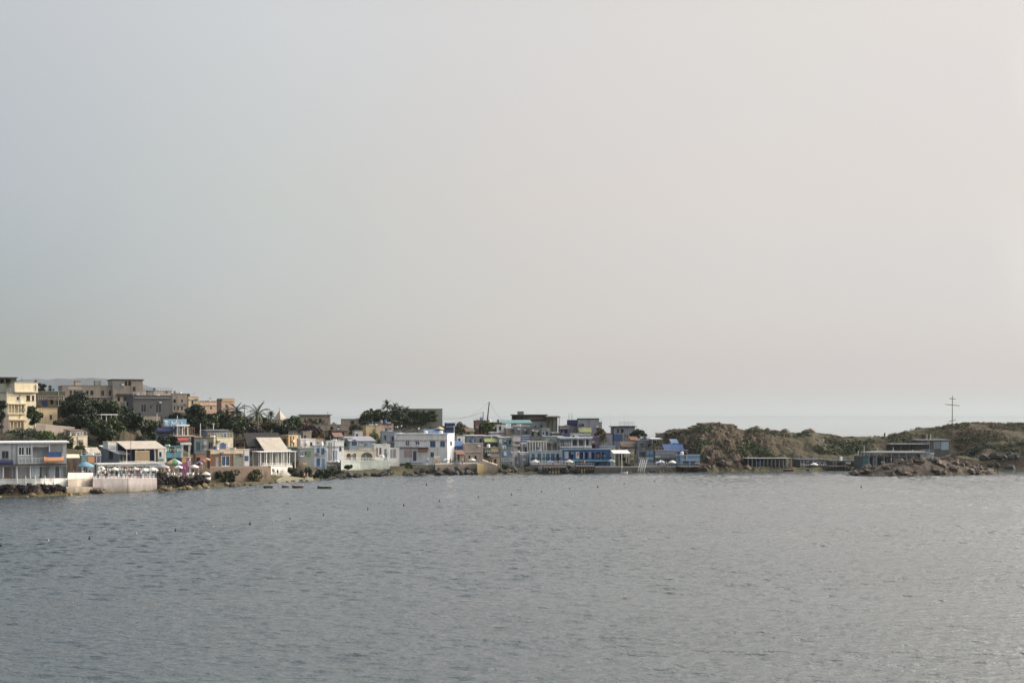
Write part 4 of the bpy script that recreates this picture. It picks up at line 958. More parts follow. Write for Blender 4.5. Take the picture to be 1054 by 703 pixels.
W_('retaining_wall', 'long brown retaining wall below the brown cafe', 216, 279, (481.5, 481), (496, 494), 9, 'brown', dep=9)
# --- white canopy terrace
B('shed', 'dark shed with a black sloping roof beside the pale tilted canopy', 'shed', 252, 290, 447.5, 468, 44, 'darkbrown', th=30, pc=256, roof='mono', drop=2.6, rc='black', dep=7, feats=[('o', 258, 263, 458, 465), ('o', 268, 280, 462, 466)])
pergola('tilted_canopy', 'pale tilted canvas canopy over the dark shed', 'canopy', 272.6, 296, 451, 468, 35.5, 5.6, 'pale', 'darkgrey', n=3, slope=3.0, th=30, thick=.1)
B('wooden_cabin', 'small orange wooden cabin right of the pale tilted canopy', 'cabin', 288.4, 305.6, 448.2, 462, 46, 'orangewood', th=50, pc=297, rc='pale', feats=[('p', 299, 299.4, 449, 461, 'wood'), ('p', 302, 302.4, 449, 461, 'wood')], side=[('o', 290.5, 295, 451.6, 459)])
B('teal_house', 'low teal-roofed row behind the white pergola terrace', 'house', 286, 306, 460.8, 472, 33, 'darkgrey', th=30, roof='slab', rc='teal', feats=[('o', 286, 290, 463, 470), ('o', 293, 297, 463, 470)], dep=3)
pergola('terrace_pergola', 'long white pergola with many posts above the little sand beach', 'pergola', 268, 304.6, 465.4, 482, 28, 5, 'white', 'white', n=7, thick=.14, th=32, back='grey')
W_('terrace_wall', 'pale grey terrace wall above the little sand beach', 269, 301, 480.4, 490, 20, 'offwhite', dep=10)
B('white_block', 'plain white rooftop block right of the orange cabin', 'house', 308, 324.6, 452.2, 464, 50, 'white', th=30, pc=309, rc='white', feats=[('w', 319, 321.4, 455, 459, 'grey')])
B('grey_house', 'grey house with a square dark-blue window and green panel, right of the white pergola', 'house', 303, 323.6, 461.2, 479, 36, 'grey', th=28, pc=306.5, rc='paleteal', feats=[('w', 308.6, 313, 464, 469.4, 'white', 'blueglass'), ('b', 315.6, 320, 464, 469.4, 'green'), ('w', 313.6, 315, 465, 468.6, 'lilac'), ('b', 307, 316, 476, 478.6, 'yellowgreen', 'planter')])
B('blue_glass_house', 'narrow light-blue house with tall blue glazing behind the dark hedge', 'house', 321.6, 336.6, 458.8, 483, 34, 'lightblue', th=26, pc=323, rc='lightblue', feats=[('w', 325.6, 329, 461, 469, 'sky', 'blueglass'), ('w', 330.4, 334, 461, 469, 'sky', 'blueglass'), ('w', 325.6, 329.4, 471.4, 480, 'sky', 'blueglass'), ('d', 331, 334, 472, 482, 'sky')])
B('white_house', 'white ribbed house with a pale blue door left of the arched houses', 'house', 334.6, 354, 454, 478, 36, 'white', th=26, pc=336, rc='offwhite', feats=[('d', 342.4, 344.4, 463.6, 474, 'sky'), ('d', 345, 347, 463.6, 474, 'lightblue'), ('p', 338.4, 339.2, 455, 474, 'grey'), ('p', 340.6, 341.4, 455, 474, 'grey'), ('w', 349, 351.6, 459, 464, 'grey'), ('s', 336.4, 353, 475, 476, 'pink', .6)])
B('stucco_house', 'grey-green stucco house behind the white ribbed house', 'house', 350.6, 363, 451, 468, 46, 'greengrey', th=24, rc='paleteal', feats=[('w', 354, 356.4, 455.6, 460.4, 'teal')])
B('blue_gable_house', 'pale blue house with a sloping roof, small white arch and dark-blue window', 'house', 359.4, 386, 450.2, 467, 42, 'lightblue', th=20, pc=360, roof='mono', drop=1.0, rc='lilac', feats=[('c', 361.6, 367.4, 452.4, 458.6, 'white', 'blueglass'), ('w', 371, 374.4, 453.8, 457.6, 'white', 'blueglass'), ('b', 369, 384.6, 461, 464.4, 'cream', 'fascia')])
B('arched_house', 'cream arched house with one broad arch above the boulders', 'house', 352, 386, 463.8, 477, 34, 'cream', th=20, pc=353, rc='pale', feats=[('c', 371.6, 383.4, 465.6, 475.4, 'cream', 'darkgrey'), ('c', 356.4, 361.4, 466.6, 475.4, 'offwhite', 'darkbrown'), ('c', 363.4, 366.4, 466.6, 475.4, 'offwhite', 'darkbrown'), ('r', 353, 386, 472.6, 476.4, 'navy', .8)])
W_('terrace_wall', 'pale teal terrace wall below the cream arched house', 351, 401, 474.4, 483.5, 24, 'paleteal', dep=9)
B('white_house', 'white framed house with dark-red openings right of the cream arched house', 'house', 383.4, 401.6, 457.8, 479, 30, 'white', th=16, rc='white', feats=[('w', 386.4, 389.2, 460.4, 470.4, 'white', 'rust'), ('w', 390, 393, 460.4, 470.4, 'white', 'rust'), ('d', 395.4, 398.6, 462, 474, 'greyblue'), ('r', 394, 401, 472, 477, 'sky', .5)])
B('white_house', 'small white house with a lilac door at the left end of the blue-windowed house', 'house', 399.6, 411, 461.4, 479.4, 29, 'offwhite', th=14, rc='offwhite', feats=[('d', 401.4, 404, 462.6, 471.4, 'lilac'), ('d', 404.6, 407.4, 462.6, 471.4, 'lilac'), ('b', 400.6, 409, 472, 475.6, 'white')])
# --- hill houses above
pergola('conical_kiosk_base', 'small kiosk frame under the pointed thatched roof', 'kiosk', 283.6, 295.4, 433, 447, 95, 4, 'brown', 'brown', n=3, th=20)
B('flat_house', 'low olive flat-roofed stone house on top of the rubble hill', 'stone house', 308, 340, 427.4, 440, 100, 'stone', th=10, pc=309.4, roof='slab', rc='greengrey', over=.5, feats=[('o', 318, 321, 431, 436), ('o', 328, 331, 431, 436)])
B('ruined_house', 'tumbledown grey-brown ruin with rows of niches below the flat stone house', 'ruin', 321, 359, 437.4, 456, 80, 'stone', th=14, pc=323, rc='stone', dep=9, feats=[*L_('o', 439, 442, (327, 329.4), (340, 342.6), (347, 349.4)), *L_('o', 445, 450, (325, 327), (331, 333.4), (338, 340), (344, 347), (352, 354)), ('s', 323, 358, 442.6, 443.4, 'stone', .5), *[('p', x, x + .8, 440, 451, 'stone', 'buttress') for x in (330, 336.6, 343.4, 350.6)]])
B('ruined_house', 'broken brown ruin with a jagged top left of the green hilltop trees', 'ruin', 351, 376, 431.6, 448, 94, 'stone', th=14, pc=352.4, rc='brown', feats=[('o', 361, 364.4, 433, 439), ('o', 369, 372.4, 431, 436), ('s', 352.6, 377, 440, 441, 'brown', .5)])
pole('utility_pole', 'thin dark pole rising at the right end of the flat stone house', 'pole', 337.4, 423.6, 436, 99, .1)
B('ochre_house', 'small orange-tan house beside the round green bush', 'house', 373.4, 393, 438, 452, 64, 'ochre', th=26, pc=376.6, rc='tan', feats=[('w', 384, 386.4, 442, 445.6, 'brown'), ('b', 377, 383, 444, 449, 'orangewood')])
B('pink_house', 'small faded pink house above the pale blue house', 'house', 388.6, 405, 436, 450, 72, 'pink', th=16, rc='brown', feats=[('w', 396, 398.6, 440, 444, 'offwhite'), ('w', 400.6, 402.6, 440, 444, 'offwhite'), ('b', 390, 403, 436.2, 437.6, 'rust')])
B('blue_house', 'pale blue-grey house with white terrace rail behind the blue-windowed house', 'house', 391.6, 413, 444.4, 466, 44, 'greyblue', th=16, pc=393, rc='lilac', feats=[('w', 395, 397.4, 448, 453, 'blue'), ('w', 403, 405.4, 449, 454, 'grey'), ('r', 393.6, 411, 456, 460.4, 'darkgrey', .3), ('d', 399, 401.2, 449.6, 456, 'lightblue')])
B('ivy_block', 'grey-green block overgrown with dark ivy on the skyline', 'house', 414, 455.4, 421, 440, 92, 'greengrey', th=7, pc=414.6, rc='greengrey', dep=9, par=.15, clutter=False, feats=[('w', 424.6, 427.6, 430, 434, 'brown'), ('b', 426, 431, 432.6, 435.6, 'tan')])
# --- big white-blue house
B('white_blue_house', 'big two-storey white house with blue-framed windows in the middle of the waterfront', 'house', 406, 467.6, 446.6, 479, 26, 'white', th=-14, pc=460.6, rc='white', par=.5, dep=7,
  feats=[('w', 417, 421.4, 453, 458, 'white', 'blueglass'), ('w', 427.4, 431.8, 453, 458, 'white', 'blueglass'), ('w', 442.6, 448.2, 453.4, 459.6, 'blue', 'blueglass'), ('w', 453, 458, 453.4, 459.6, 'sky', 'blueglass'), ('d', 425, 428.6, 464, 474.4, 'purple'), ('a', 431, 441, 461.4, 464, 'rust', 1.0), ('b', 416, 424.4, 463, 470.4, 'pink', 'striped_panel'), ('s', 408, 441, 460.2, 461.2, 'brown', .5), ('w', 443, 446.6, 465.4, 470, 'grey'), ('b', 449.6, 451.6, 460, 470, 'offwhite', 'pilaster'), ('b', 408, 459.6, 447.4, 448.4, 'pinkwhite', 'cornice')],
  side=[('w', 463, 465.6, 454, 459, 'white', 'glass')])
B('blue_tarp_house', 'low house covered with bright blue sheeting behind the big white house', 'house', 437.4, 457, 442.6, 451, 56, 'blue', th=8, roof='mono', drop=1.1, rc='blue', feats=[('b', 440, 446, 442.8, 443.8, 'white'), ('o', 449, 453, 446, 450)])
B('navy_hut', 'small navy and sky-blue hut with white posts beside the wild bushes', 'hut', 457.6, 468.6, 435.6, 450, 62, 'navy', th=8, rc='sky', feats=[('b', 459, 467, 438.6, 439.6, 'sky'), ('p', 467, 467.8, 438, 449, 'white'), ('b', 459, 466.6, 443, 446.4, 'blue')])
B('blue_shed', 'bright blue corrugated shed at the right end of the big white house', 'shed', 466.6, 479, 455, 466, 32, 'blue', th=14, pc=467, roof='mono', drop=1.2, rc='blue', feats=[('p', 469.4, 469.8, 457.6, 464.6, 'sky'), ('p', 472.4, 472.8, 457.6, 464.6, 'sky'), ('p', 475.4, 475.8, 457.6, 464.6, 'sky')])
B('stone_cottage', 'pinkish stone cottage with two small dark windows by the waterfront steps', 'cottage', 475.6, 497.4, 456.6, 479, 28, 'pinkstone', th=14, pc=479, rc='pale', feats=[('w', 482, 484.4, 468.6, 472.4, 'pale', 'black'), ('o', 488.4, 490.6, 469, 474), ('s', 479.4, 496, 465, 465.8, 'pale', .2)])
W_('stone_ledge', 'brown stone ledge above the black boulders by the pink stone cottage', 448, 497, (478.2, 477), (484, 484), 7, 'stone', dep=12)
B('shelter_box', 'small cream box standing above the boulders beside the white boat', 'box', 446.6, 452.4, 470.4, 479, 16, 'cream', th=10, rc='white', dep=1.4, clutter=False, feats=[('b', 448, 451, 473, 476, 'ochre')])
W_('slipway', 'yellow-stained stone slip running down to the water', 491, 497.4, (478, 478), (489, 489), .6, 'yellow', dep=5, step=3)
W_('stone_landing', 'brown stone landing right of the yellow slip', 496.6, 512, (473.6, 479), (487, 487), 3, 'stone', dep=9, step=4)
# --- centre
B('brick_house', 'reddish brick house at the foot of the leaning masts', 'house', 487.4, 501.4, 433, 450, 78, 'brick', th=12, rc='brick', feats=[*L_('o', 441, 447, (489.6, 491.4), (493, 495), (496.6, 498.6)), ('b', 488.6, 500.6, 440, 440.8, 'pale', 'string_course'), ('b', 488.8, 500.4, 441.2, 441.9, 'lilac', 'string_course')])
B('brown_house', 'dark brown house behind the pale hilltop bush', 'house', 500, 517, 435, 450, 80, 'brown', th=12, rc='darkgrey', feats=[('o', 503, 505.4, 439, 444), ('o', 508, 511, 439, 444), ('w', 512.4, 515, 440, 444, 'grey')])
B('white_panel_house', 'narrow white-panelled house under the blue canopy', 'house', 510.6, 520.6, 436.4, 451, 70, 'offwhite', th=10, rc='darkgrey', feats=[('w', 513.4, 516, 438.6, 443, 'lilac'), ('s', 511.6, 520, 444.2, 445, 'white', .7), ('b', 515, 517, 445.4, 449, 'white')])
B('blue_grey_house', 'low blue-grey house with a white roof edge left of the yellow-green awning', 'house', 478, 498.4, 448.6, 461, 56, 'greyblue', th=12, roof='slab', rc='white', feats=[*L_('w', 451.4, 456.4, (482, 485), (488, 491), c='lightblue', d='blueglass'), ('o', 493.4, 496.4, 451.4, 457)])
B('green_cafe', 'cafe with a yellow-green awning and purple-blue band', 'cafe', 496, 514, 449, 463.4, 50, 'grey', th=12, roof='slab', rc='offwhite', feats=[('a', 497.4, 512.4, 451, 454.4, 'yellowgreen', 1.4), ('b', 496.8, 513, 456.4, 460, 'purple', 'fascia'), ('p', 505.4, 506.4, 449.6, 456, 'white'), ('o', 500, 504, 455, 456.2)])
B('pale_blue_house', 'pale blue house with a round white wheel-like panel beside the green cafe', 'house', 512, 528.4, 450.4, 464, 48, 'lightblue', th=12, roof='slab', rc='white', feats=[('b', 513.4, 516.6, 451.6, 456, 'white'), ('o', 518.4, 522.4, 452.6, 457), ('b', 512.6, 527.4, 458, 459.4, 'teal'), ('w', 523.8, 526, 452.6, 457, 'teal')])
B('olive_shack', 'olive-coloured waterfront shack behind the brown landing', 'shack', 496.6, 516, 461, 476, 34, 'olive', th=12, rc='tan', feats=[('b', 505, 513, 461.4, 465, 'ochre'), ('o', 498.6, 503, 465, 471), ('b', 504.6, 515, 467, 470.4, 'pale'), ('b', 498, 503.4, 462, 464.6, 'teal')])
B('blue_sign_shack', 'grey waterfront shack with a blue picture panel and white pickets', 'shack', 514, 528, 462.4, 478, 28, 'greyblue', th=10, rc='grey', feats=[('b', 517, 525, 463.6, 470.6, 'sky', 'picture'), ('b', 519, 521, 464.6, 469, 'white', 'picture'), ('r', 515, 527, 471.4, 474.4, 'white', .6)])
rt = B('dark_roof_house', 'wide grey house with a heavy dark brown roof storey in mid skyline', 'house', 526, 563, 433.4, 452, 88, 'grey', th=6, pc=527, roof='flat', rc='darkbrown', dep=9, clutter=False, feats=[('o', 531, 535, 437, 443), ('w', 540, 543, 438, 442, 'pale'), ('w', 549, 552, 438, 442, 'darkgrey'), ('o', 555.4, 559, 437, 443), ('s', 527.4, 562, 444.6, 445.6, 'darkgrey', .4)])[0]
B('upper', '', '', 526.6, 562.6, 427.4, 433, 88.1, 'darkbrown', th=6, pc=527, into=rt, roof='slab', rc='darkbrown', over=.4, feats=[*L_('o', 428.8, 432, (529, 531.6), (532.6, 535), (536, 538.6)), ('b', 543, 559, 429.6, 431.4, 'brown')])
B('upper', '', '', 532.6, 539, 424, 427.2, 90, 'greengrey', th=6, into=rt, rc='darkgrey', dep=3)
pergola('roof_porch', 'thin-roofed porch with slim posts at the right end of the dark brown roof', 'porch', 562.4, 576, 428.8, 448, 84, 5, 'darkbrown', 'darkgrey', n=4, slope=.3, th=6, thick=.25, back='greengrey')
pergola('blue_canopy', 'long blue sheet canopy below the dark brown roof', 'canopy', 517, 547, 432.6, 449, 74, 4, 'teal', 'greyblue', n=5, slope=.9, th=8, thick=.12)
B('tan_house', 'plain tan wall house under the blue sheet canopy', 'house', 519.6, 532.6, 441, 452, 68, 'pinkstone', th=10, rc='white', feats=[('b', 520.6, 531.6, 445, 448, 'ochre')])
B('grey_house', 'grey rendered house with a white roof box below the dark brown roof', 'house', 528, 545, 438.4, 452, 66, 'grey', th=8, rc='white', feats=[('w', 540.6, 542.4, 441, 445.4, 'darkgrey')])
B('dim_house', 'shaded grey-green house below the thin-roofed porch', 'house', 544, 562, 441, 456, 62, 'greengrey', th=8, rc='slate', feats=[('o', 547, 549.6, 444, 449), ('o', 553, 556.4, 444, 449)])
B('pink_tower', 'narrow pinkish-white stepped tower in the middle of the village', 'house', 526.6, 537.6, 448.4, 470, 46, 'pinkwhite', th=10, rc='lilac', feats=[('s', 528, 537, 453.4, 454.2, 'white', .4), ('o', 531, 535.4, 455.4, 457), ('s', 528, 537, 458, 458.8, 'white', .4), ('o', 532.6, 536.4, 460, 465)])
screen('striped_board', 'dark navy board with slanted white stripes above the middle row', 'sign', 536, 546.4, 447.8, 456.4, 42, 'navy', fr='lightblue', lines=4, lc='lightblue')
B('row_house', 'small house with a tall dark doorway under the striped navy board', 'house', 535.4, 546.6, 456.6, 468, 40, 'lilac', th=10, rc='white', feats=[('d', 540.2, 543.4, 457.6, 466, 'navy'), ('p', 545, 546, 457, 467, 'white'), ('p', 537, 537.8, 457, 467, 'white')])
B('lilac_house', 'lilac waterfront house with a white ledge left of the blue glazed house', 'house', 534, 546.4, 466, 481, 20, 'lilac', th=8, rc='white', feats=[('b', 535, 542, 467, 468, 'white'), ('w', 542.6, 545.2, 469.6, 477, 'lightblue', 'blueglass'), ('b', 535.4, 541.4, 473, 479, 'greyblue')])
B('blue_front_house', 'pale blue waterfront house with a row of blue glazed doors', 'house', 544.4, 579, 464.4, 481, 18, 'lightblue', th=10, pc=545.4, rc='paleteal', dep=6, feats=[*L_('w', 466.6, 475.4, (547, 550.4), (553, 557.4), (562, 566), (567, 571), c='sky', d='blueglass'), ('d', 558.6, 561, 467, 478, 'teal'), ('b', 561.4, 575.4, 475.8, 477.4, 'pale', 'ledge'), ('d', 572.6, 575.4, 467, 478, 'navy')])
pergola('lattice_pergola', 'grey-white lattice pergola above the blue glazed doors', 'pergola', 545, 563, 454.6, 467.4, 32, 4, 'offwhite', 'white', n=7, th=10, slats=True, back='grey')
B('pavilion_house', 'beige flat-roofed pavilion between lattice pergola and two-tier terrace', 'pavilion', 559.6, 579, 449.6, 467, 38, 'pale', th=10, roof='slab', rc='lightblue', feats=[*L_('o', 456, 464, (562, 567), (569, 573)), ('b', 560.6, 578, 450, 454.8, 'paleteal', 'fascia'), ('c', 574, 577.4, 455.4, 465, 'white', 'pale')])
B('purple_house', 'dusky purple-grey house above the two-tier white terrace', 'house', 574.6, 587, 438.6, 454, 66, 'purple', th=8, rc='pinkstone', feats=[('o', 577, 579.4, 442, 446), ('o', 581, 584, 442, 446), ('b', 575.6, 586, 440, 441, 'pink')])
B('blue_roof_house', 'grey house with a navy rooftop screen and twin aerials', 'house', 582, 598, 438, 452, 70, 'grey', th=8, rc='navy', feats=[('w', 586, 588.4, 442, 446, 'white'), ('w', 592, 594.4, 442, 446, 'white')])
screen('roof_screen', 'navy screen standing on the roof of the grey house with twin aerials', 'screen', 583.6, 596.4, 432.4, 438, 70.5, 'navy', fr='blue')
pole('aerial', 'thin aerial, left of the twin pair over the navy roof screen', 'aerial', 585.6, 425.4, 438, 72, .07); pole('aerial', 'thin aerial, right of the twin pair over the navy roof screen', 'aerial', 588.6, 424.6, 438, 72, .07)
B('green_roof_house', 'lilac-blue house with a green roof and yellow-green awning on the skyline', 'house', 594, 615.6, 435, 452, 68, 'lilac', th=8, pc=595, roof='mono', drop=-1.0, rc='green', feats=[('a', 594.6, 608.4, 440, 444.4, 'yellowgreen', 1.0), ('b', 601, 608.4, 445, 446, 'offwhite'), ('o', 599, 601, 436, 439), ('b', 595.6, 599, 436, 440, 'purple')])
B('grey_block', 'plain grey block right of the green-roofed house', 'house', 606, 619.6, 434.6, 452, 74, 'greyblue', th=6, rc='steel', feats=[('p', 611, 612, 440, 449, 'pale'), ('p', 614, 614.8, 440, 449, 'white'), ('o', 608, 610.4, 441, 447)])
B('terrace_house', 'blue-grey house fronted by white two-tier balconies in the middle row', 'house', 574, 609, 450.8, 468, 36, 'greyblue', th=9, pc=575, roof='slab', rc='white', dep=6,
  feats=[*L_('o', 453, 459, (589.6, 593.6), (595.6, 600.4), (602.6, 606)), ('o', 577, 581, 454.4, 463), ('s', 576, 608.6, 451, 451.8, 'lightblue', .9), ('s', 576, 608.6, 459.6, 460.4, 'white', .9), ('r', 588, 608, 458.6, 463.2, 'white', .8), ('r', 576, 588, 456, 463, 'white', .8), *[('p', x, x + .8, 449, 463, 'white', 'column') for x in (588, 594.6, 602)], ('b', 594.4, 608, 446, 448.4, 'lightblue')])
B('hut', 'purple-brown hut beside the rusty bush', 'hut', 606.6, 617, 449.4, 463, 44, 'purple', th=8, rc='lilac', feats=[('b', 607.6, 616, 454, 457, 'rust'), ('o', 609, 613, 458, 461)])
B('blue_club', 'long bright blue waterfront club with coloured panels and cyan ledge', 'club', 579, 628, 463, 481, 14, 'blue', th=9, pc=580, roof='slab', rc='sky', dep=7,
  feats=[*L_('o', 465.4, 472.4, (586, 590), (597, 600), (602, 605), (609, 612), (613.4, 618), (619.6, 622)), ('b', 581, 585, 464.6, 472, 'paleteal'), ('b', 592.6, 596, 465, 472, 'pinkwhite', 'picture'), ('b', 594, 595.4, 466, 469, 'rust', 'picture'), ('b', 600.4, 601.4, 465, 472, 'lightblue', 'picture'), ('b', 606, 608.4, 465, 471, 'lilac', 'picture'), ('b', 614, 617, 467, 471, 'rust', 'picture'), ('s', 582, 627.6, 473, 475, 'cyan', 1.0), ('o', 596, 604, 476, 480), ('o', 606, 616, 476, 480), *[('p', x, x + .6, 475.4, 481, 'sky', 'column') for x in (590, 605, 612, 619, 625)]])
W_('quay_deck', 'grey deck edge under the blue glazed doors', 545, 592, 478.4, 484, 6, 'slate', dep=12)
B('navy_house', 'lilac-white house with navy roof band, blue wall panel and rooftop pickets', 'house', 628.6, 653.6, 439.4, 460, 62, 'lilac', th=6, pc=630, roof='slab', rc='navy', over=.5,
  feats=[('b', 631, 640, 447, 454, 'blue', 'wall_panel'), ('w', 635, 637, 441.4, 445, 'navy'), ('w', 639, 642, 441.4, 445, 'navy'), *[('p', x, x + 1, 445, 457, 'pale', 'column') for x in (641, 643.6, 646)], ('o', 647.6, 650, 446, 456), ('b', 650.6, 652.8, 448, 453, 'blue'), ('p', 630.6, 631.6, 440, 458, 'navy', 'column'), ('r', 637, 653, 434.6, 438.4, 'darkgrey', -.2)])
for i, (x, l) in enumerate(((628.6, 'leftmost of the three hair-thin aerials at the navy-banded house'), (642.4, 'middle of the three hair-thin aerials at the navy-banded house'), (646.4, 'rightmost of the three hair-thin aerials at the navy-banded house'))): pole('aerial', l, 'aerial', x, 425, 440, 66, .045, col='steel')
B('grey_cottage', 'grey cottage with a small dark oval window near the headland', 'cottage', 654, 675, 453.4, 468, 40, 'grey', th=6, rc='lilac', feats=[('w', 659, 662.8, 456, 459, 'lilac', 'black'), ('d', 667, 670, 457, 465, 'navy'), ('s', 655, 674, 462.6, 463.4, 'slate', .5)])
B('rusty_shed', 'low rusty brown shed left of the grey cottage', 'shed', 639, 656, 455.6, 466, 42, 'rust', th=6, roof='mono', drop=1.2, rc='brown', feats=[('o', 642, 646, 460, 463), ('b', 633, 638, 458, 460, 'pink')])
B('blue_hut', 'pale teal hut with a flat roof behind the white umbrella canopy', 'hut', 617, 633.4, 459.6, 470, 34, 'paleteal', th=6, rc='lightblue', feats=[('o', 620, 624, 462, 466), ('o', 627, 631, 462, 466)])
pergola('white_canopy', 'white flat canopy terrace below the brown rocks', 'canopy', 671, 689.6, 451.8, 466, 36, 4, 'white', 'white', n=5, slope=.2, th=5, thick=.3, back='teal')
B('lilac_steps', 'grey-lilac stepped building under the white flat canopy', 'building', 672, 696, 464, 484, 12, 'greyblue', th=5, rc='lilac', feats=[('b', 673, 680, 469.4, 470.4, 'white'), ('r', 681, 694, 466, 469.6, 'lightblue', .4), ('o', 676, 680, 473, 480), ('o', 685, 690, 473, 480), ('s', 673, 695, 471.4, 472.2, 'slate', .5)])
B('yellow_green_bar', 'yellow-green bar under the white waterfront canopy', 'bar', 634, 652.8, 466, 480, 14, 'olive', th=6, rc='yellowgreen', feats=[('b', 648.6, 652.2, 464.6, 473, 'yellowgreen', 'wall_panel'), ('b', 642, 648.2, 464.8, 471, 'tan', 'wall_panel'), ('o', 638, 645, 467.6, 474)])
pergola('white_awning', 'white waterfront canopy on slim posts above the dark quay', 'canopy', 632, 648, 464, 480, 8, 4, 'white', 'offwhite', n=3, slope=.7, th=6, thick=.1)
B('blue_house', 'blue waterfront house with dark doorway behind the two white ladders', 'house', 655, 673.6, 463.4, 482, 14, 'greyblue', th=5, rc='slate', feats=[('o', 658, 664.4, 465, 474), ('b', 665, 672.6, 463.8, 474.4, 'sky', 'wall_panel'), ('b', 665.6, 672, 468.4, 469.4, 'navy'), ('b', 668, 669, 464, 474, 'navy')])
B('blue_roof_hut', 'hut with a blue sloping roof and pale wall at the foot of the brown cliff', 'hut', 683, 703.6, 458.6, 477, 20, 'paleteal', th=5, roof='mono', drop=1.6, rc='blue', feats=[('b', 686, 696, 465, 470, 'offwhite'), ('o', 697.4, 701, 466, 471), ('b', 697, 700, 466, 468, 'magenta')])
B('blue_cabin', 'low navy-and-blue cabin, last of the village before the cliff', 'cabin', 698, 720.6, 468.6, 484, 7, 'sky', th=5, pc=700, rc='lightblue', dep=4, feats=[('b', 701, 719.6, 472.4, 474, 'lightblue', 'fascia'), ('o', 703, 709, 475, 480), ('o', 711, 717, 475, 480), ('b', 706, 707.4, 469, 472, 'pink')])
W_('quay_wall', 'dark stone quay wall along the village waterfront', 612, 724, 480.6, 489, 1.2, 'slate', dep=7)
W_('quay_wall', 'dark stone quay under the long row of shoreline shacks', 764, 884, 482.4, 487, 1.0, 'slate', dep=9)
# --- small huts and rooms packed between the larger houses
def hut(label, px0, px1, yt, yb, t, col, rc=None, mono=False, fe=(), nm='hut', anch=True):
    B(nm, label, nm, px0, px1, yt, yb, t, col, feats=fe, rc=rc or col, roof='mono' if mono else 'flat', drop=.8, dep=3, anch=anch)
hut('low pink lean-to between the blue corrugated shed and the pink stone cottage', 469, 477.6, 464.4, 477, 22, 'pinkstone', 'tile', True, [('o', 471, 473, 468, 475)])
hut('tan stall box right of the brown stone landing', 506.6, 514.6, 470.6, 480, 14, 'tan', 'grey', False, [('o', 508.4, 511, 472.6, 478)], 'stall')
hut('blue-grey rooftop room below the thin-roofed porch', 555.6, 566, 441.4, 452, 56, 'greyblue', 'pale', False, [('w', 558, 560.6, 444, 448, 'white'), ('d', 562, 564, 444, 451, 'navy')])
hut('slate rooftop room left of the dusky purple-grey house', 566, 575.4, 445.4, 456, 52, 'slate', 'offwhite', False, [('w', 568.4, 571, 448, 452, 'offwhite')])
hut('little white rooftop room below the yellow-green awning', 586.6, 596, 446, 455, 50, 'offwhite', 'lilac', False, [('w', 589, 591.4, 448, 451.6, 'blue')])
hut('lilac hut tucked against the left side of the navy-banded house', 619, 630, 446.4, 461, 56, 'lilac', 'slate', False, [('o', 622, 624.4, 450, 456)])
hut('small white box house under the columns of the navy-banded house', 640, 650.6, 456.6, 466, 48, 'offwhite', 'lightblue', False, [('w', 643, 645.4, 459, 462, 'navy')])
hut('blue-grey shed roof right below the flat-topped dark tree', 648, 656.6, 450, 459, 52, 'greyblue', 'rust', True)
hut('small stone hut among the rocks above the white flat canopy', 674.6, 683.6, 446, 455, 42, 'stone', 'pale', False, [('o', 677.6, 680, 449, 453)])
hut('tiny white cabin right of the white flat canopy', 690, 697.4, 453, 463, 27, 'offwhite', 'sky', True, [('w', 692.4, 694.6, 456, 459.4, 'sky')])
hut('purple-grey stall behind the low navy-and-blue cabin', 700, 708, 463.4, 473, 13, 'purple', 'lilac', False, [('o', 702.4, 705, 466, 471)], 'stall')
hut('light blue room at the right end of the bright blue club', 619.6, 631.6, 467.4, 482, 13, 'lightblue', 'paleteal', False, [('w', 622, 625, 469.6, 474, 'sky'), ('w', 627, 629.6, 469.6, 474, 'sky')])
hut('small white house behind the blue corrugated shed', 468.6, 478.6, 448.4, 459, 50, 'white', 'grey', False, [('w', 471.6, 474, 451, 455, 'sky')], 'house')
hut('tan hut in the wild bushes left of the brick house', 478.6, 487.6, 441.4, 451, 64, 'tan', 'brown', True, [('o', 481, 483.4, 445, 449)])
hut('dusky lilac room in front of the dark brown hilltop house', 503, 512.6, 445, 453, 58, 'lilac', 'white', False, [('w', 506, 508.4, 447, 450.4, 'white')])
hut('white stair-like block left of the lilac waterfront house', 527.6, 535, 463.6, 480, 22, 'offwhite', 'grey', False, [('d', 530, 532, 470, 479, 'greyblue')])
hut('small stone hut behind the narrow light-blue house', 322.6, 333, 451.4, 462, 50, 'pinkstone', 'rust', False, [('w', 326, 328.4, 454.6, 458, 'offwhite')])
hut('blue-grey hut behind the white ribbed house', 342.6, 352.6, 446.4, 457, 56, 'greyblue', 'tile', True, [('w', 346, 348.4, 450, 453.4, 'white')])
hut('brown stone hut below the left end of the flat stone house', 309.6, 320.6, 444.6, 456, 64, 'stone', 'pale', False, [('o', 313, 315, 448, 453)])
hut('white hut left of the small orange-tan house', 362.6, 373.4, 443.4, 453, 60, 'offwhite', 'lilac', False, [('w', 366, 368.6, 446.4, 450, 'sky')])
hut('off-white room between the big canvas canopy and the teal kiosk', 160.6, 169.4, 461.6, 478, 33, 'offwhite', 'grey', False, [('w', 163.6, 166.4, 465, 470, 'sky'), ('b', 161.6, 168.4, 472, 474.4, 'teal')])
hut('grey-green hut left of the grey house with the white sloping roof', 88.6, 102, 462, 476, 33, 'greengrey', 'pale', True, [('o', 93, 96, 467, 473)])
hut('dark brown shack between the cream house and the black sloping shed', 239.6, 251, 452.4, 465, 50, 'darkbrown', 'brown', False, [('o', 243, 246, 456, 462)], 'shack')
hut('rusty brick annex left of the brown cafe', 198.6, 211.6, 467.6, 482, 28, 'brick', 'brown', False, [('o', 202, 206, 471, 479), ('b', 200.6, 210.6, 468.6, 470, 'tile')])
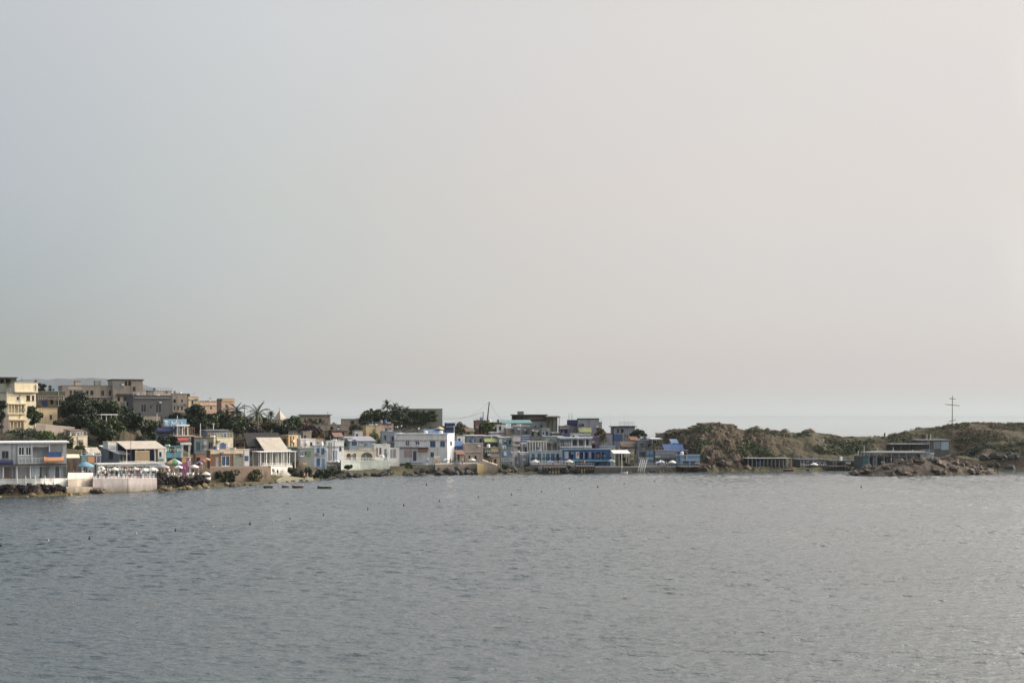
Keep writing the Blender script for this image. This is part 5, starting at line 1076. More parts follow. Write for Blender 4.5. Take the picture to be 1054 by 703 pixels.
hut('pale room with a blue door under the lilac roof slab', 207.6, 214.6, 455, 466, 56, 'pale', 'grey', False, [('d', 210, 212, 457.6, 465, 'blue')])
hut('grey rooftop hut on the slate block', 150.6, 158.6, 402.4, 408, 133, 'darkgrey', 'slate', anch=False); hut('brown rooftop hut on the left end of the long stone terrace', 76, 83, 392.6, 398, 163, 'stone', 'brown', anch=False); hut('grey water-tank hut on the long stone terrace', 96.4, 104, 392.4, 398, 163, 'greengrey', 'grey', anch=False)
def railing(label, px0, px1, yt, yb, t, col, n):
    Y0, Y1 = Ys(px0) + t, Ys(px1) + t; a, b = at(px0, yb, Y0), at(px1, yb, Y1); h = (yb - yt) * Y0 / F
    root = thing('railing', label, 'railing', (a + b) / 2)
    for q in (.5, 1.0): m = MB(); m.tube(a + Vector((0, 0, h * q)), b + Vector((0, 0, h * q)), .045, n=5); obj('rail', m, col, root)
    for k in range(n + 1): m = MB(); q = a + (b - a) * k / n; m.tube(q, q + Vector((0, 0, h)), .045, n=5); obj('post', m, col, root)
railing('dark post railing along the top of the long white sea wall', 97, 160.6, 488.6, 492.4, 2.9, 'darkgrey', 16)
railing('thin white railing on the pale teal terrace wall', 352, 400.4, 471, 474.6, 24.4, 'white', 16)
railing('pale railing on the terrace wall above the little sand beach', 270, 300, 477, 480.6, 20.4, 'white', 12)
railing('white railing along the grey deck edge of the blue glazed doors', 546, 591, 474.4, 477.8, 6.4, 'offwhite', 15)
railing('pale blue railing in front of the bright blue club', 593, 611, 476.8, 480.6, 1.6, 'lightblue', 7)
railing('grey railing on the dark quay below the blue waterfront house', 655, 690, 477, 480.8, 1.5, 'steel', 12)
railing('blue railing on the dark quay at the low navy-and-blue cabin', 692, 722, 477, 480.8, 1.5, 'sky', 10)
railing('white railing on the deck roof above the pier house', 896, 955, 464, 466.6, -7.6, 'offwhite', 15)
railing('rusty railing on the parapet of the brown cafe', 217, 250, 460.6, 463.4, 34.4, 'rust', 9)
railing('grey railing along the brown stone ledge by the pink stone cottage', 449, 496, 474, 477.4, 5.4, 'grey', 14)
def stilt_deck(label, px0, px1, yt, yb, t, dep, n):
    pergola('stilt_deck', label, 'deck', px0, px1, yt, yb, t, dep, 'brown', 'darkbrown', n=n, thick=.22)
stilt_deck('brown stilt deck over the rocks in front of the bright blue club', 594, 612, 480.6, 487.6, -.6, 2.6, 7)
stilt_deck('brown stilt deck below the grey deck edge', 561, 583, 481.4, 487.6, -.6, 3, 8)
stilt_deck('dark stilt platform at the foot of the low navy-and-blue cabin', 700, 721, 481, 486.6, -1.6, 3, 8)
stilt_deck('dark stilt platform under the slate-coloured boathouse shack', 853, 876, 480.4, 486, -.6, 3, 8)
# --- right side shacks
pergola('white_pergola', 'long low white-posted pergola shack at the foot of the green headland', 'pergola', 770, 815, 472, 483.6, 4, 5, 'grey', 'steel', n=12, th=6, thick=.12, back='darkgrey')
B('blue_cabin', 'dark blue cabin inside the long low white pergola', 'cabin', 776.4, 785, 473.8, 484, 5, 'navy', th=6, rc='navy', feats=[('b', 778, 783, 475, 480, 'blue', 'wall_panel')], dep=2.5, clutter=False)
B('dark_shack', 'long low dark shoreline shack with white-framed windows', 'shack', 815.6, 851, 473, 485, 5, 'darkgrey', th=4, rc='lilac', feats=[('w', 840.6, 843.6, 475, 479, 'offwhite'), ('w', 844.6, 847.6, 475, 479, 'offwhite'), ('b', 818, 826, 476, 480, 'purple', 'wall_panel'), ('o', 829, 835, 476, 482), ('b', 830, 833, 474.6, 476, 'greyblue'), *[('p', x, x + .6, 474, 484, 'pale', 'column') for x in (818, 827, 836.6, 848.6)], ('r', 819, 838, 479.6, 482.6, 'offwhite', .9)], dep=5)
B('dark_shack', 'slate-coloured boathouse shack left of the tan pole', 'shack', 850.4, 881, 474.4, 486, 4, 'slate', th=4, rc='grey', feats=[*L_('o', 476.4, 483, (853, 859), (862, 868), (871, 878)), ('b', 852, 862, 473, 474.6, 'paleteal'), *[('p', x, x + .6, 475, 485, 'steel', 'column') for x in (851.6, 860.2, 869.6, 879)]], dep=5)
pole('tan_post', 'leaning tan wooden post right of the slate-coloured boathouse', 'post', 881.4, 464, 482, 3, .3, 2.0, col='pale')
B('pier_house', 'blue-grey pier house under the white deck behind the rubble islet', 'house', 885, 913.6, 469.6, 484, -6, 'slate', th=3, pc=886, rc='grey', feats=[('b', 888, 894, 470.4, 480, 'teal', 'wall_panel'), ('o', 895, 898, 471, 480), ('d', 899, 902, 471, 481, 'sky'), ('o', 903.6, 907, 471.4, 480), ('o', 908.4, 912.4, 471.4, 480), ('p', 898.4, 899, 470, 481, 'pale'), ('s', 886.5, 913, 480.4, 481.2, 'slate', 1.0)], dep=6)
pergola('pier_deck', 'long thin white deck roof over the pier house and islet bar', 'deck', 894, 957, 466.6, 478, -8, 7, 'grey', 'steel', n=9, th=3, thick=.35)
B('islet_bar', 'islet bar wall hung with red and orange items under the white deck', 'bar', 912, 945, 470, 482, -7, 'grey', th=3, rc='grey', feats=[('b', 914, 919.6, 473, 479, 'red', 'cloth'), ('b', 921, 924, 471.6, 478, 'orange', 'cloth'), ('o', 927, 934, 471, 474), ('b', 936, 941, 474, 478, 'ochre', 'cloth'), ('b', 915, 919, 471, 472.6, 'white', 'cloth'), ('b', 925, 942, 477, 479.6, 'rust', 'cloth')], dep=3)
pergola('dark_shelter', 'open shelter with a thin dark flat roof above the pier deck', 'shelter', 918, 955, 457.4, 467.6, 8, 5, 'grey', 'slate', n=5, th=3, thick=.18, back='darkgrey')
B('navy_box_house', 'square navy box house with a lighter right half below the green hill', 'house', 944, 977.4, 453.4, 466, 16, 'slate', th=3, pc=945, roof='slab', rc='grey', feats=[('b', 961, 968, 454.4, 462, 'greyblue', 'wall_panel'), ('b', 968.6, 976.4, 454.4, 463, 'lightblue', 'wall_panel'), ('o', 948, 957, 456, 462)])
B('white_kiosk', 'small white and pale blue kiosk at the right end of the pier deck', 'kiosk', 943, 961.4, 467, 478, -9, 'lightblue', th=3, rc='white', feats=[('o', 953.4, 955, 470, 474), ('w', 957, 959.4, 469.6, 472.6, 'white'), ('b', 944, 951, 466.4, 470, 'white')], dep=3)
B('blue_box_house', 'small sky-blue box house at the right edge on the hill slope', 'house', 1047, 1066, 455, 464, 20, 'navy', th=3, rc='sky', feats=[('b', 1049, 1056, 457, 458.4, 'lightblue')])
B('ruined_house', 'tiny pale ruin with two dark openings on the reddish slope', 'ruin', 839.6, 848.4, 452, 457, 30, 'offwhite', th=3, rc='pale', feats=[('o', 841.4, 843, 452.8, 454.4), ('o', 845, 846.6, 452.8, 454.4)], dep=2, clutter=False)
W_('breakwater', 'long dark blue-black stone breakwater at the right edge', 1016, 1190, (474.6, 473.6), (485, 484), 2.2, 'black', dep=5)

# ------------------------------------------------------------------ ground, sea, air
_anch(); build_terrain(); build_water(); build_haze()

# --- pointed roof and ivy, parts of things built above
kb = bpy.data.objects['conical_kiosk_base']; kb.name = 'pointed_kiosk'
m = MB(); p = at(288.6, 433, Ys(288.6) + 96.6); s = 8.2 * p.y / F; hh = 11 * p.y / F
c_ = [(p.x + s * math.cos(R(a)), p.y + s * math.sin(R(a)), p.z) for a in (-78, 12, 102, 192)]; m.add(c_ + [(p.x - .2, p.y, p.z + hh)], ((0, 1, 4), (1, 2, 4), (2, 3, 4), (3, 0, 4), (3, 2, 1, 0)))
m.tube((p.x - .2, p.y, p.z + hh - .3), (p.x - .2, p.y, p.z + hh + .8), .08, n=5); obj('thatched_roof', m, 'pale', kb)
ib = bpy.data.objects['ivy_block']; rs = np.random.RandomState(5); cen, rad, cnt = [], [], []
for _ in range(95):
    px = rs.uniform(417, 449); py = 424 + 12 * rs.uniform(0, 1) ** 1.3
    if px > 440 and py > 434: continue
    q = at(px, py, Ys(414) + 91.6 - .2); cen.append(tuple(q)); rad.append(rs.uniform(.35, .9)); cnt.append(55)
me = leaves_mesh('ivy', cen, rad, cnt, .3, 'midleaf', tuple(ib.location), rs); o = bpy.data.objects.new('ivy', me); COL.objects.link(o); o.parent = ib

# ------------------------------------------------------------------ vegetation
T = tree
T('cypress_tree', 'narrow dark cypress against the cream apartment house', 1.5, 396.5, 84, 8, 'darkleaf', 'cypress')
T('garden_tree', 'dark round tree at the right foot of the cream apartment house', 35, 419.5, 86, 17, 'midleaf')
T('rooftop_tree', 'small dark tree poking above the dark olive house', 38, 390, 136, 10, 'plumleaf'); T('rooftop_tree', 'small dark tuft of a tree right of the rooftop mast', 45, 393.4, 138, 9, 'darkleaf')
T('cypress_tree', 'slim dark cypress alone above the dark olive house', 51.4, 394.4, 138, 3.4, 'darkleaf', 'cypress')
T('evergreen_tree', 'largest very dark evergreen, left of the slate block', 80, 407.5, 96, 36, 'darkleaf', dens=1.2)
T('evergreen_tree', 'dark evergreen under the brown stone terrace', 97, 410, 102, 26, 'darkleaf', dens=1.1)
T('garden_tree', 'brighter green tree below the long brown stone terrace', 112, 414, 100, 22, 'midleaf')
T('round_tree', 'rounded olive-edged tree above the grey house with white sloping roof', 110, 430, 62, 32, 'midleaf', dens=1.1)
T('garden_tree', 'broad dark tree below the framed windows of the slate block', 137, 427, 70, 34, 'darkleaf', dens=1.2)
T('evergreen_tree', 'dark evergreen filling the gap under the leftmost slate window', 124, 418, 108, 26, 'darkleaf', dens=1.2)
T('evergreen_tree', 'low black-green tree left of the rounded olive-edged tree', 92, 426, 74, 28, 'darkleaf', dens=1.3)
T('evergreen_tree', 'black-green tree above the little cream cottage', 78, 428, 76, 24, 'darkleaf', dens=1.3)
T('garden_tree', 'dark tree behind the right end of the canvas canopy', 165, 436, 84, 22, 'darkleaf', dens=1.2)
T('garden_tree', 'black-green tree in front of the brown stone house', 184, 426, 96, 22, 'darkleaf', dens=1.2)
T('garden_tree', 'dark tree under the small mustard house', 62, 434, 88, 20, 'darkleaf', dens=1.1)
T('garden_tree', 'dark tree below the salmon house, left of the lilac roof', 208, 428, 84, 20, 'darkleaf', dens=1.2)
T('garden_tree', 'low dark tree beside the navy beach bar', 155, 433, 72, 24, 'midleaf')
T('garden_tree', 'small dark tree at the far left edge below the apartment house', -12, 405, 96, 22, 'darkleaf')
T('evergreen_tree', 'tall dark green tree right of the brown stone house', 202, 415.5, 90, 24, 'darkleaf', dens=1.2)
T('garden_tree', 'dark tree above the lilac roof slab', 216, 422, 92, 22, 'midleaf')
T('garden_tree', 'dark tree between the salmon house and the left palm', 230, 424, 96, 22, 'darkleaf')
T('garden_tree', 'shadowy tree below the left palm', 244, 430, 84, 22, 'midleaf'); T('garden_tree', 'dim plum-coloured tree between the two palms', 254, 433, 86, 18, 'plumleaf')
T('garden_tree', 'dusky tree right of the tall palm', 277, 430, 88, 18, 'oliveleaf'); T('garden_tree', 'dark tree right of the pointed kiosk', 303, 429, 92, 22, 'midleaf')
T('garden_tree', 'dark tree in front of the pointed kiosk', 293, 436, 80, 26, 'darkleaf'); T('flowering_bush', 'reddish flowering bush at the foot of the flat stone house', 311, 432.4, 92, 11, 'redleaf', 'bush', yb=447)
T('garden_tree', 'dark tree behind the orange cabin', 318, 439, 76, 22, 'plumleaf'); T('garden_tree', 'dusky low tree behind the black sloping shed', 262, 440, 74, 24, 'plumleaf')
palm('palm at the left, partly hidden by dark trees', 243, 416.5, 92, 22); palm('tall palm with a full spiky crown against the sky', 264.6, 418, 86, 27); palm('little palm in front of the salmon house', 233, 421, 94, 18)
palm('slim dark palm tuft on the far right of the palm group', 278.5, 424, 96, 9)
T('green_bush', 'round green bush beside the small orange-tan house', 386.5, 445.5, 52, 19, 'limeleaf', 'bush', dens=1.3)
for x, yt, w, k, l in ((379, 422, 17, 'midleaf', 'leftmost green tree of the hilltop grove'), (386, 421, 20, 'midleaf', 'second tree from the left in the hilltop grove'), (394, 424, 22, 'darkleaf', 'low dark tree in the middle of the hilltop grove'), (408, 422, 20, 'darkleaf', 'dark tree against the left end of the ivy block'), (402, 427, 22, 'midleaf', 'front tree of the hilltop grove above the pink house'), (416, 428, 16, 'darkleaf', 'small dark tree in front of the ivy block')):
    T('hilltop_tree', l, x, yt, 88, w, k, group='trees of the hilltop grove', dens=1.15)
T('hilltop_tree', 'pointed dark conifer standing out of the hilltop grove', 382, 419, 90, 5, 'darkleaf', 'cypress')
palm('dark windswept palm on top of the hilltop grove', 398, 413.6, 92, 16); palm('smaller palm right of the windswept one on the hilltop grove', 405.6, 416, 92, 12); palm('palm with thin trunk at the right of the hilltop grove', 410.6, 417, 90, 10); palm('low palm tuft on the corner of the ivy block', 418, 419.4, 90, 10)
T('wild_bush', 'dark wild bush left of the leaning masts', 473, 434, 80, 16, 'oliveleaf', 'bush'); T('wild_bush', 'brown-green wild bush above the blue corrugated shed', 483, 437, 74, 16, 'dryleaf', 'bush')
T('pale_tree', 'pale olive tree at the foot of the leaning masts', 501.4, 432.5, 74, 15, 'limeleaf', dens=1.2)
T('dry_tree', 'rusty brown tree right of the purple-brown hut', 618.6, 439, 52, 13, 'dryleaf'); palm('small palm with a pale trunk beside the rusty tree', 620.5, 449, 44, 12)
T('dark_tree', 'flat-topped dark tree right of the navy-banded house', 657, 441.4, 56, 15, 'darkleaf'); T('dark_tree', 'dark shrub behind the grey cottage', 664.6, 447, 56, 9, 'midleaf', 'bush')
T('green_shrub', 'lime green shrub climbing beside the snack bar', 175, 446.5, 52, 9, 'limeleaf', 'bush', yb=460); T('green_shrub', 'green shrub below the lookout frame', 205, 470.5, 30, 14, 'midleaf', 'bush', yb=478)
for x, yt, w, k, l in ((48, 444, 22, 'limeleaf', 'leafy green bush above the roof of the grey restaurant'), (62, 445, 22, 'oliveleaf', 'olive bush left of the small cream cottage'), (70, 455, 18, 'limeleaf', 'light green bush at the right end of the white eave'), (84, 458, 16, 'midleaf', 'green bush in front of the small cream cottage'), (97, 460, 16, 'oliveleaf', 'olive bush left of the grey house with white sloping roof'), (148, 442, 24, 'darkleaf', 'dark bush above the big canvas canopy'), (165, 446, 14, 'midleaf', 'green bush left of the navy beach bar')):
    T('garden_bush', l, x, yt, 46 if x < 100 else 56, w, k, 'bush')
def hedge(lbl, x0, x1, yt, yb, t, key, n, w):
    for i in range(n):
        x = x0 + (x1 - x0) * (i + .5) / n
        T('hedge_bush', lbl, x, yt + rnd.uniform(-.7, .7), t, w, key, 'bush', group=lbl, yb=yb)
hedge('plum-dark bush under the white terrace wall', -30, 67, 499.6, 507.8, 2.8, 'plumleaf', 11, 17)
hedge('plum-black bush on the sandy ledge right of the white sea wall', 160, 212, 489.5, 499.5, 5.0, 'plumleaf', 7, 14)
T('hedge_bush', 'grey-black tangled bush at the right end of the white sea wall', 166, 484.5, 7, 13, 'darkleaf', 'bush', yb=495)
T('hedge_bush', 'big dark green bush below the brown cafe', 236, 484, 8, 22, 'darkleaf', 'bush', yb=497); T('hedge_bush', 'small green bush left of the big dark one below the brown cafe', 225.5, 485, 8, 10, 'midleaf', 'bush', yb=492)
T('hedge_bush', 'brown-green bush on the retaining wall end', 262, 484, 9, 24, 'oliveleaf', 'bush', yb=495)
T('hedge_bush', 'dark bush at the right end of the white terrace pergola', 300, 480, 17, 11, 'darkleaf', 'bush', yb=488)
hedge('near-black bush in the long hedge right of the little sand beach', 303, 352, 480.5, 493.5, 6, 'darkleaf', 5, 14)
for x, yt, w, k, l in ((420, 475.4, 8, 'limeleaf', 'bright green shrub left of the white boat'), (544, 476, 8, 'limeleaf', 'bright green shrub below the lilac waterfront house'), (520, 477, 10, 'midleaf', 'green shrub below the white pickets'), (645, 477, 10, 'midleaf', 'green shrub under the white waterfront canopy'), (358, 478, 8, 'midleaf', 'little shrub at the left end of the pale teal wall')):
    T('shore_shrub', l, x, yt, 7, w, k, 'bush', yb=482.5)
for x, yt, t, w, k, l in ((314, 430.4, 95, 12, 'dryleaf', 'dry brown bush hiding the left end of the flat stone house'), (324, 432, 94, 14, 'oliveleaf', 'dull green bush in front of the flat stone house'), (334, 431, 95, 12, 'dryleaf', 'dry bush at the right end of the flat stone house'), (343, 434.6, 86, 14, 'dryleaf', 'dry bush right below the dark pole of the flat stone house'),
        (327, 442, 74, 12, 'dryleaf', 'brown bush in front of the niche ruin, left side'), (341, 441, 74, 14, 'oliveleaf', 'olive bush in front of the middle of the niche ruin'), (353, 438, 78, 13, 'dryleaf', 'grey-brown bush between the two ruins'), (364, 436, 86, 15, 'oliveleaf', 'dull green bush in front of the jagged brown ruin'), (372, 434, 88, 12, 'midleaf', 'green bush at the right end of the jagged brown ruin')):
    T('dry_bush', l, x, yt, t, w, k, 'bush')
# ground cover
scrub_patch('hill_scrub', 'low green and straw-coloured scrub covering the right hill', lambda r: (r.uniform(915, 1110), r.uniform(10, 46)), 'oliveleaf', 620, 1.25)
scrub_patch('hill_scrub', 'dry golden grass tufts on the right hill', lambda r: (r.uniform(965, 1080), r.uniform(20, 44)), 'dryleaf', 360, 1.0)
scrub_patch('headland_scrub', 'dark green scrub on the middle slope of the headland', lambda r: (r.uniform(765, 900), 13 + 24 * r.beta(1.6, 1.8)), 'midleaf', 420, 1.1)
scrub_patch('headland_scrub', 'brownish scrub on the ridge of the headland', lambda r: (r.uniform(690, 910), r.uniform(28, 44)), 'dryleaf', 330, .8)
scrub_patch('cliff_scrub', 'green plants growing in the cliff gullies', lambda r: (r.choice([722, 728, 741, 765, 778]) + r.normal() * 3.4, r.uniform(8, 26)), 'midleaf', 130, .9)
scrub_patch('cliff_scrub', 'olive scrub clinging to the brown cliff', lambda r: (r.uniform(684, 772), r.uniform(9, 40)), 'oliveleaf', 190, .9)
scrub_patch('village_weeds', 'weeds and rough grass between the village houses', lambda r: (r.uniform(300, 520), r.uniform(50, 110)), 'oliveleaf', 520, 1.0)
scrub_patch('village_weeds', 'dark weeds among the gardens of the left slope', lambda r: (r.uniform(-20, 300), r.uniform(46, 140)), 'darkleaf', 900, 1.7)
scrub_patch('rubble_weeds', 'dry grey-brown brush over the rubble hill', lambda r: (r.uniform(305, 400), r.uniform(62, 98)), 'dryleaf', 260, 1.2)
scrub_patch('shore_weeds', 'dark green growth on the low bank under the hill', lambda r: (r.uniform(975, 1100), r.uniform(8, 18)), 'darkleaf', 240, 1.2)

# ------------------------------------------------------------------ boulders along the water
rr = random.Random(3)
def strip(n, x0, x1, t0, t1, smin, smax, key, lbl, top=None):
    for _ in range(n):
        px = rr.uniform(x0, x1); t = rr.uniform(t0, t1); g = gpt(px, t); s = rr.uniform(smin, smax)
        boulder(g.x, g.y, max(g.z, -.1) + s * rr.uniform(.1, .35) + (rr.uniform(0, top) * max(0, t) / max(t1, .1) if top else 0), s, key, lbl, lbl, rr)
strip(44, 350, 495, .2, 6.5, .45, 1.15, 'darkrock', 'black boulder heaped below the houses in the middle of the waterfront', 1.0)
strip(24, 512, 612, .2, 6, .45, 1.1, 'darkrock', 'black boulder below the blue waterfront houses', .9)
strip(8, 640, 690, -1.2, .6, .35, .7, 'darkrock', 'dark stone at the foot of the dark quay wall')
strip(18, 222, 350, -.4, 1.0, .3, .6, 'darkrock', 'low dark stone at the waterline between the brown cafe and the arched house')
strip(22, 162, 252, -.2, 3.2, .3, .8, 'tanrock', 'tan stone on the waterline between the white sea wall and the brown-green bush')
strip(8, -30, 110, -.6, 1.6, .25, .6, 'tanrock', 'tan stone on the low shelf under the white terrace wall')
strip(20, 716, 772, .2, 7, .5, 1.3, 'brownrock', 'brown boulder fallen at the foot of the cliff', 1.0)
strip(8, 700, 765, 10, 26, .4, .9, 'brownrock', 'brown rock sticking out of the cliff')
for x, t, s in ((688, 35, 1.0), (696, 35, 1.2), (703, 36, 1.3), (714, 36, 1.3), (719, 37, 1.4), (724, 37.5, 1.5), (730, 38, 1.5), (736, 38, 1.6), (742, 38, 1.5), (748, 38, 1.5), (753, 37.5, 1.2), (760, 38, .9), (768, 38, .8)):
    g = gpt(x, t); b_ = boulder(g.x, g.y, g.z + .1, s, 'brownrock', 'broad flat rock on the crest of the brown cliff', 'rocks on the crest of the cliff', rr); b_.scale = (s * 1.5, s * 1.0, s * .32); b_.rotation_euler = (rr.uniform(-.1, .1), rr.uniform(-.15, .15), rr.uniform(-.4, .4))
for x, t, s in ((808, 40, 1.1), (809.6, 40.4, .8), (830, 40, 1.0), (833.6, 40.2, 1.2), (836.2, 40.6, .8), (779, 39, 1.0), (790, 39, .9)):
    g = gpt(x, t); boulder(g.x, g.y, g.z + .35, s, 'greyrock', 'grey rock lump on the ridge line of the headland', 'rocks on the ridge line', rr)
for _ in range(84):
    px = 874 + 154 * rr.random(); s_ = (px - 951) / 82; Yc = lin([(870, 343), (920, 345), (1000, 352), (1030, 356)], px); e = rr.uniform(-1, .3) * math.sqrt(max(.02, 1 - s_ * s_))
    top = lin([(868, .9), (884, 2.7), (915, 3.1), (960, 3.6), (990, 3.2), (1010, 2.1), (1032, .7)], px)
    Y = Yc + e * 9.5; s = rr.uniform(.4, 1.0); z = top * max(0, 1 - (s_ * s_ + e * e) ** 1.3) + s * rr.uniform(.1, .45)
    boulder((px - CX) * Y / F, Y, z, s, rr.choice(['brownrock', 'brownrock', 'greyrock']), 'brown rubble stone heaped on the islet', 'rubble of the islet', rr)
strip(22, 1008, 1084, -.8, 5.0, .6, 1.5, 'darkrock', 'blue-black stone heaped on the breakwater at the right edge', 1.2)
strip(7, 95, 110, .6, 2.4, .35, .7, 'brownrock', 'brown stone against the left end of the long white sea wall')
strip(4, 770, 882, -.8, .8, .3, .6, 'darkrock', 'small dark stone at the foot of the long row of shoreline shacks')

# ------------------------------------------------------------------ little beach, boats, buoys
m = MB(); n = 22; rows = []
for i in range(n + 1):
    px = 284 + 40 * i / n; w = math.sin(math.pi * min(1, max(0, i / n))) ** .5
    rows.append([(gpt(px, t).x, Ys(px) + t, z) for t, z in ((-1.2 * w, -.06), (1.5, .12 + .15 * w), (4, .2 + .4 * w), (7 * w + 2, .3 + .8 * w))])
for a, b in zip(rows, rows[1:]):
    for k in range(3): m.quad(a[k], b[k], b[k + 1], a[k + 1])
o = obj('beach', m, 'sand'); tag(o, 'little yellowish sand beach below the white pergola', kind='structure')
boat('small dark rowing boat, leftmost off the little beach', 276, 502.0, 1.9, 'darkgrey', 10); boat('tiny dark dinghy between the red canoe and the leftmost boat', 294, 501.6, 1.6, 'greyblue', 20)
boat('bright red canoe floating off the little beach', 306.5, 502.0, 2.3, 'red', 5, name='canoe'); boat('longer dark rowing boat, rightmost off the little beach', 334, 502.6, 2.9, 'slate', 12)
boat('white boat pulled up on the bank below the blue-windowed house', 431, 478.2, 4.6, 'white', -8, t=5.5, name='rowing_boat'); boat('small white boat on the tan ledge under the retaining wall', 209, 493.5, 3.2, 'white', 25, t=6); boat('tiny white dinghy lying by the stone cottage ledge', 470, 477.6, 2.2, 'white', 0, t=7)
boat('small red and white boat moored at the shoreline shacks', 811.5, 484.6, 2.8, 'red', -10)
dk = 'dark mooring buoy of the row floating across the bay'; wt = 'white mooring buoy of the row floating across the bay'
for x, y in ((1, 562), (92, 554.6), (180.6, 546.2), (257.4, 539.6), (298.6, 534.4), (333, 530), (378.6, 524), (415.6, 520.6), (452.4, 516), (492.4, 511.6), (526.6, 509.4), (557.6, 506), (586.4, 503.2), (615.4, 501.2), (642.4, 498.6), (674, 495.4), (507.6, 494.2), (439, 499)): buoy(dk, x, y, 'black', 'buoys floating in rows', rr.uniform(.55, .8))
for x, y in ((50, 557), (140.4, 549.6), (219.6, 542.6), (281, 537), (572, 504.6)): buoy(wt, x, y, 'white', 'buoys floating in rows', .55)
for x, y in ((694, 494), (740, 498.6), (808, 496)): buoy('small rust-red mooring buoy off the headland', x, y, 'red', 'buoys off the headland', .5)
buoy('lone dark buoy in front of the rubble islet', 886.6, 501.8, 'darkgrey', None, .9)

# ------------------------------------------------------------------ umbrellas, tables, chairs, people
umbrella('bright blue beach umbrella on the stepped terrace', 88, 475, 493, 9, 17, ['sky', 'cyan'])
umbrella('rainbow-striped beach umbrella at the teal kiosk', 179, 472, 489, 13, 17, ['red', 'yellow', 'green', 'lightblue'])
umbrella('pale blue umbrella right beside the rainbow umbrella', 183.5, 478.5, 490, 10, 9, ['lightblue', 'white'])
for x, y, w, l in ((149, 481.6, 8, 'white umbrella on the sea wall terrace, nearest its right end post'), (157.6, 480.6, 11, 'widest white umbrella at the right end of the white sea wall'), (166, 477, 13, 'grey-blue umbrella above the tangled bush')): umbrella(l, x, y, 492, 8.5, w, ['white', 'offwhite'] if 'white' in l else ['greyblue', 'lilac'])
umbrella('small red umbrella between the brown cafe and the magenta stall', 208.4, 472.4, 485, 24, 8, ['red', 'rust']); umbrella('orange umbrella beside the small red one at the brown cafe', 213, 471, 485, 26, 7, ['orange', 'tan'])
umbrella('teal umbrella left of the magenta stall', 171, 479, 490, 11, 7, ['teal', 'offwhite']); umbrella('small white umbrella left of the bamboo panel railing', 118, 480.6, 492, 7.5, 8, ['white', 'offwhite'])
umbrella('blue-grey umbrella at the left end of the white sea wall', 104, 479.6, 492, 7, 8, ['greyblue', 'white']); umbrella('pale pink umbrella behind the middle of the white sea wall', 139, 480.4, 492, 8.4, 8, ['pinkwhite', 'pink'])
umbrella('white umbrella under the lookout frame', 200, 478, 490, 14, 9, ['white', 'offwhite']); umbrella('navy umbrella right of the lookout frame', 204.6, 474.6, 488, 20, 8, ['navy', 'greyblue'])
for x, t in ((164, 8), (168, 9.4), (172.6, 8), (176, 10), (181, 8.4), (186, 10), (193, 9), (198, 11), (203, 12)): chair('white chair in the yard of the magenta stall', x, 490.6, t, 'white', rr.choice([0, 90, 180, 250]), 'chairs in the yard of the magenta stall')
for x, t in ((166, 8.6), (175, 9), (184, 9.4), (196, 10.4)): table('pale table in the yard of the magenta stall', x, 490.6, t, 'offwhite', 'tables in the yard of the magenta stall')
umbrella('cream umbrella over the tan rocks below the brown cafe', 212, 485.4, 495, 8, 9, ['cream', 'offwhite']); umbrella('maroon folded-looking umbrella above the middle of the white sea wall', 130, 480, 492, 6, 4.6, ['rust', 'red'])
umbrella('pale yellow umbrella on the white hilltop terrace behind the blue tarp', 452.6, 439, 449, 60, 9, ['cream', 'yellow']); umbrella('lilac parasol on the terrace of the white ribbed house', 346, 473, 481, 26, 8, ['lilac', 'white'])
umbrella('white parasol at the long row of shoreline shacks', 838, 476, 484, 3, 8, ['white', 'offwhite'])
for i, (x, t) in enumerate(((100, 6), (106, 5), (112, 6.5), (121, 5), (127, 6), (136, 5), (142, 6.2), (147, 5), (153, 6), (158, 4.6))):
    chair('white plastic chair on the white sea wall terrace', x, 492.3, t, 'white', rr.choice([0, 90, 180, 250]), 'chairs on the sea wall terrace')
    if i % 2 == 0: table('white table on the white sea wall terrace', x + 2.6, 492.3, t + .6, 'white', 'tables on the sea wall terrace')
for x, t in ((2, 7.4), (9, 7.6), (21, 8), (38, 7.5), (52, 8), (60, 7.6)): table('dark table on the curtained restaurant terrace', x, 496, t, 'brown', 'tables on the curtained terrace')
for x in (5.5, 13, 24, 34, 42, 56, 64): chair('brown chair on the curtained restaurant terrace', x, 496, 7.4, 'wood', rr.choice([20, 160, 200]), 'chairs on the curtained terrace')
for x, t in ((73, 8), (79, 9.4), (84, 7.6), (91, 8.4), (95, 9.6)): chair('red chair on the blue umbrella terrace', x, 492.6, t, 'rust', rr.choice([0, 120, 200]), 'chairs on the blue umbrella terrace')
for x, t in ((272, 23), (280, 24), (288, 23.4), (296, 24)): chair('pale grey chair under the long white pergola', x, 481, t, 'offwhite', rr.choice([0, 120, 200]), 'chairs under the long white pergola')
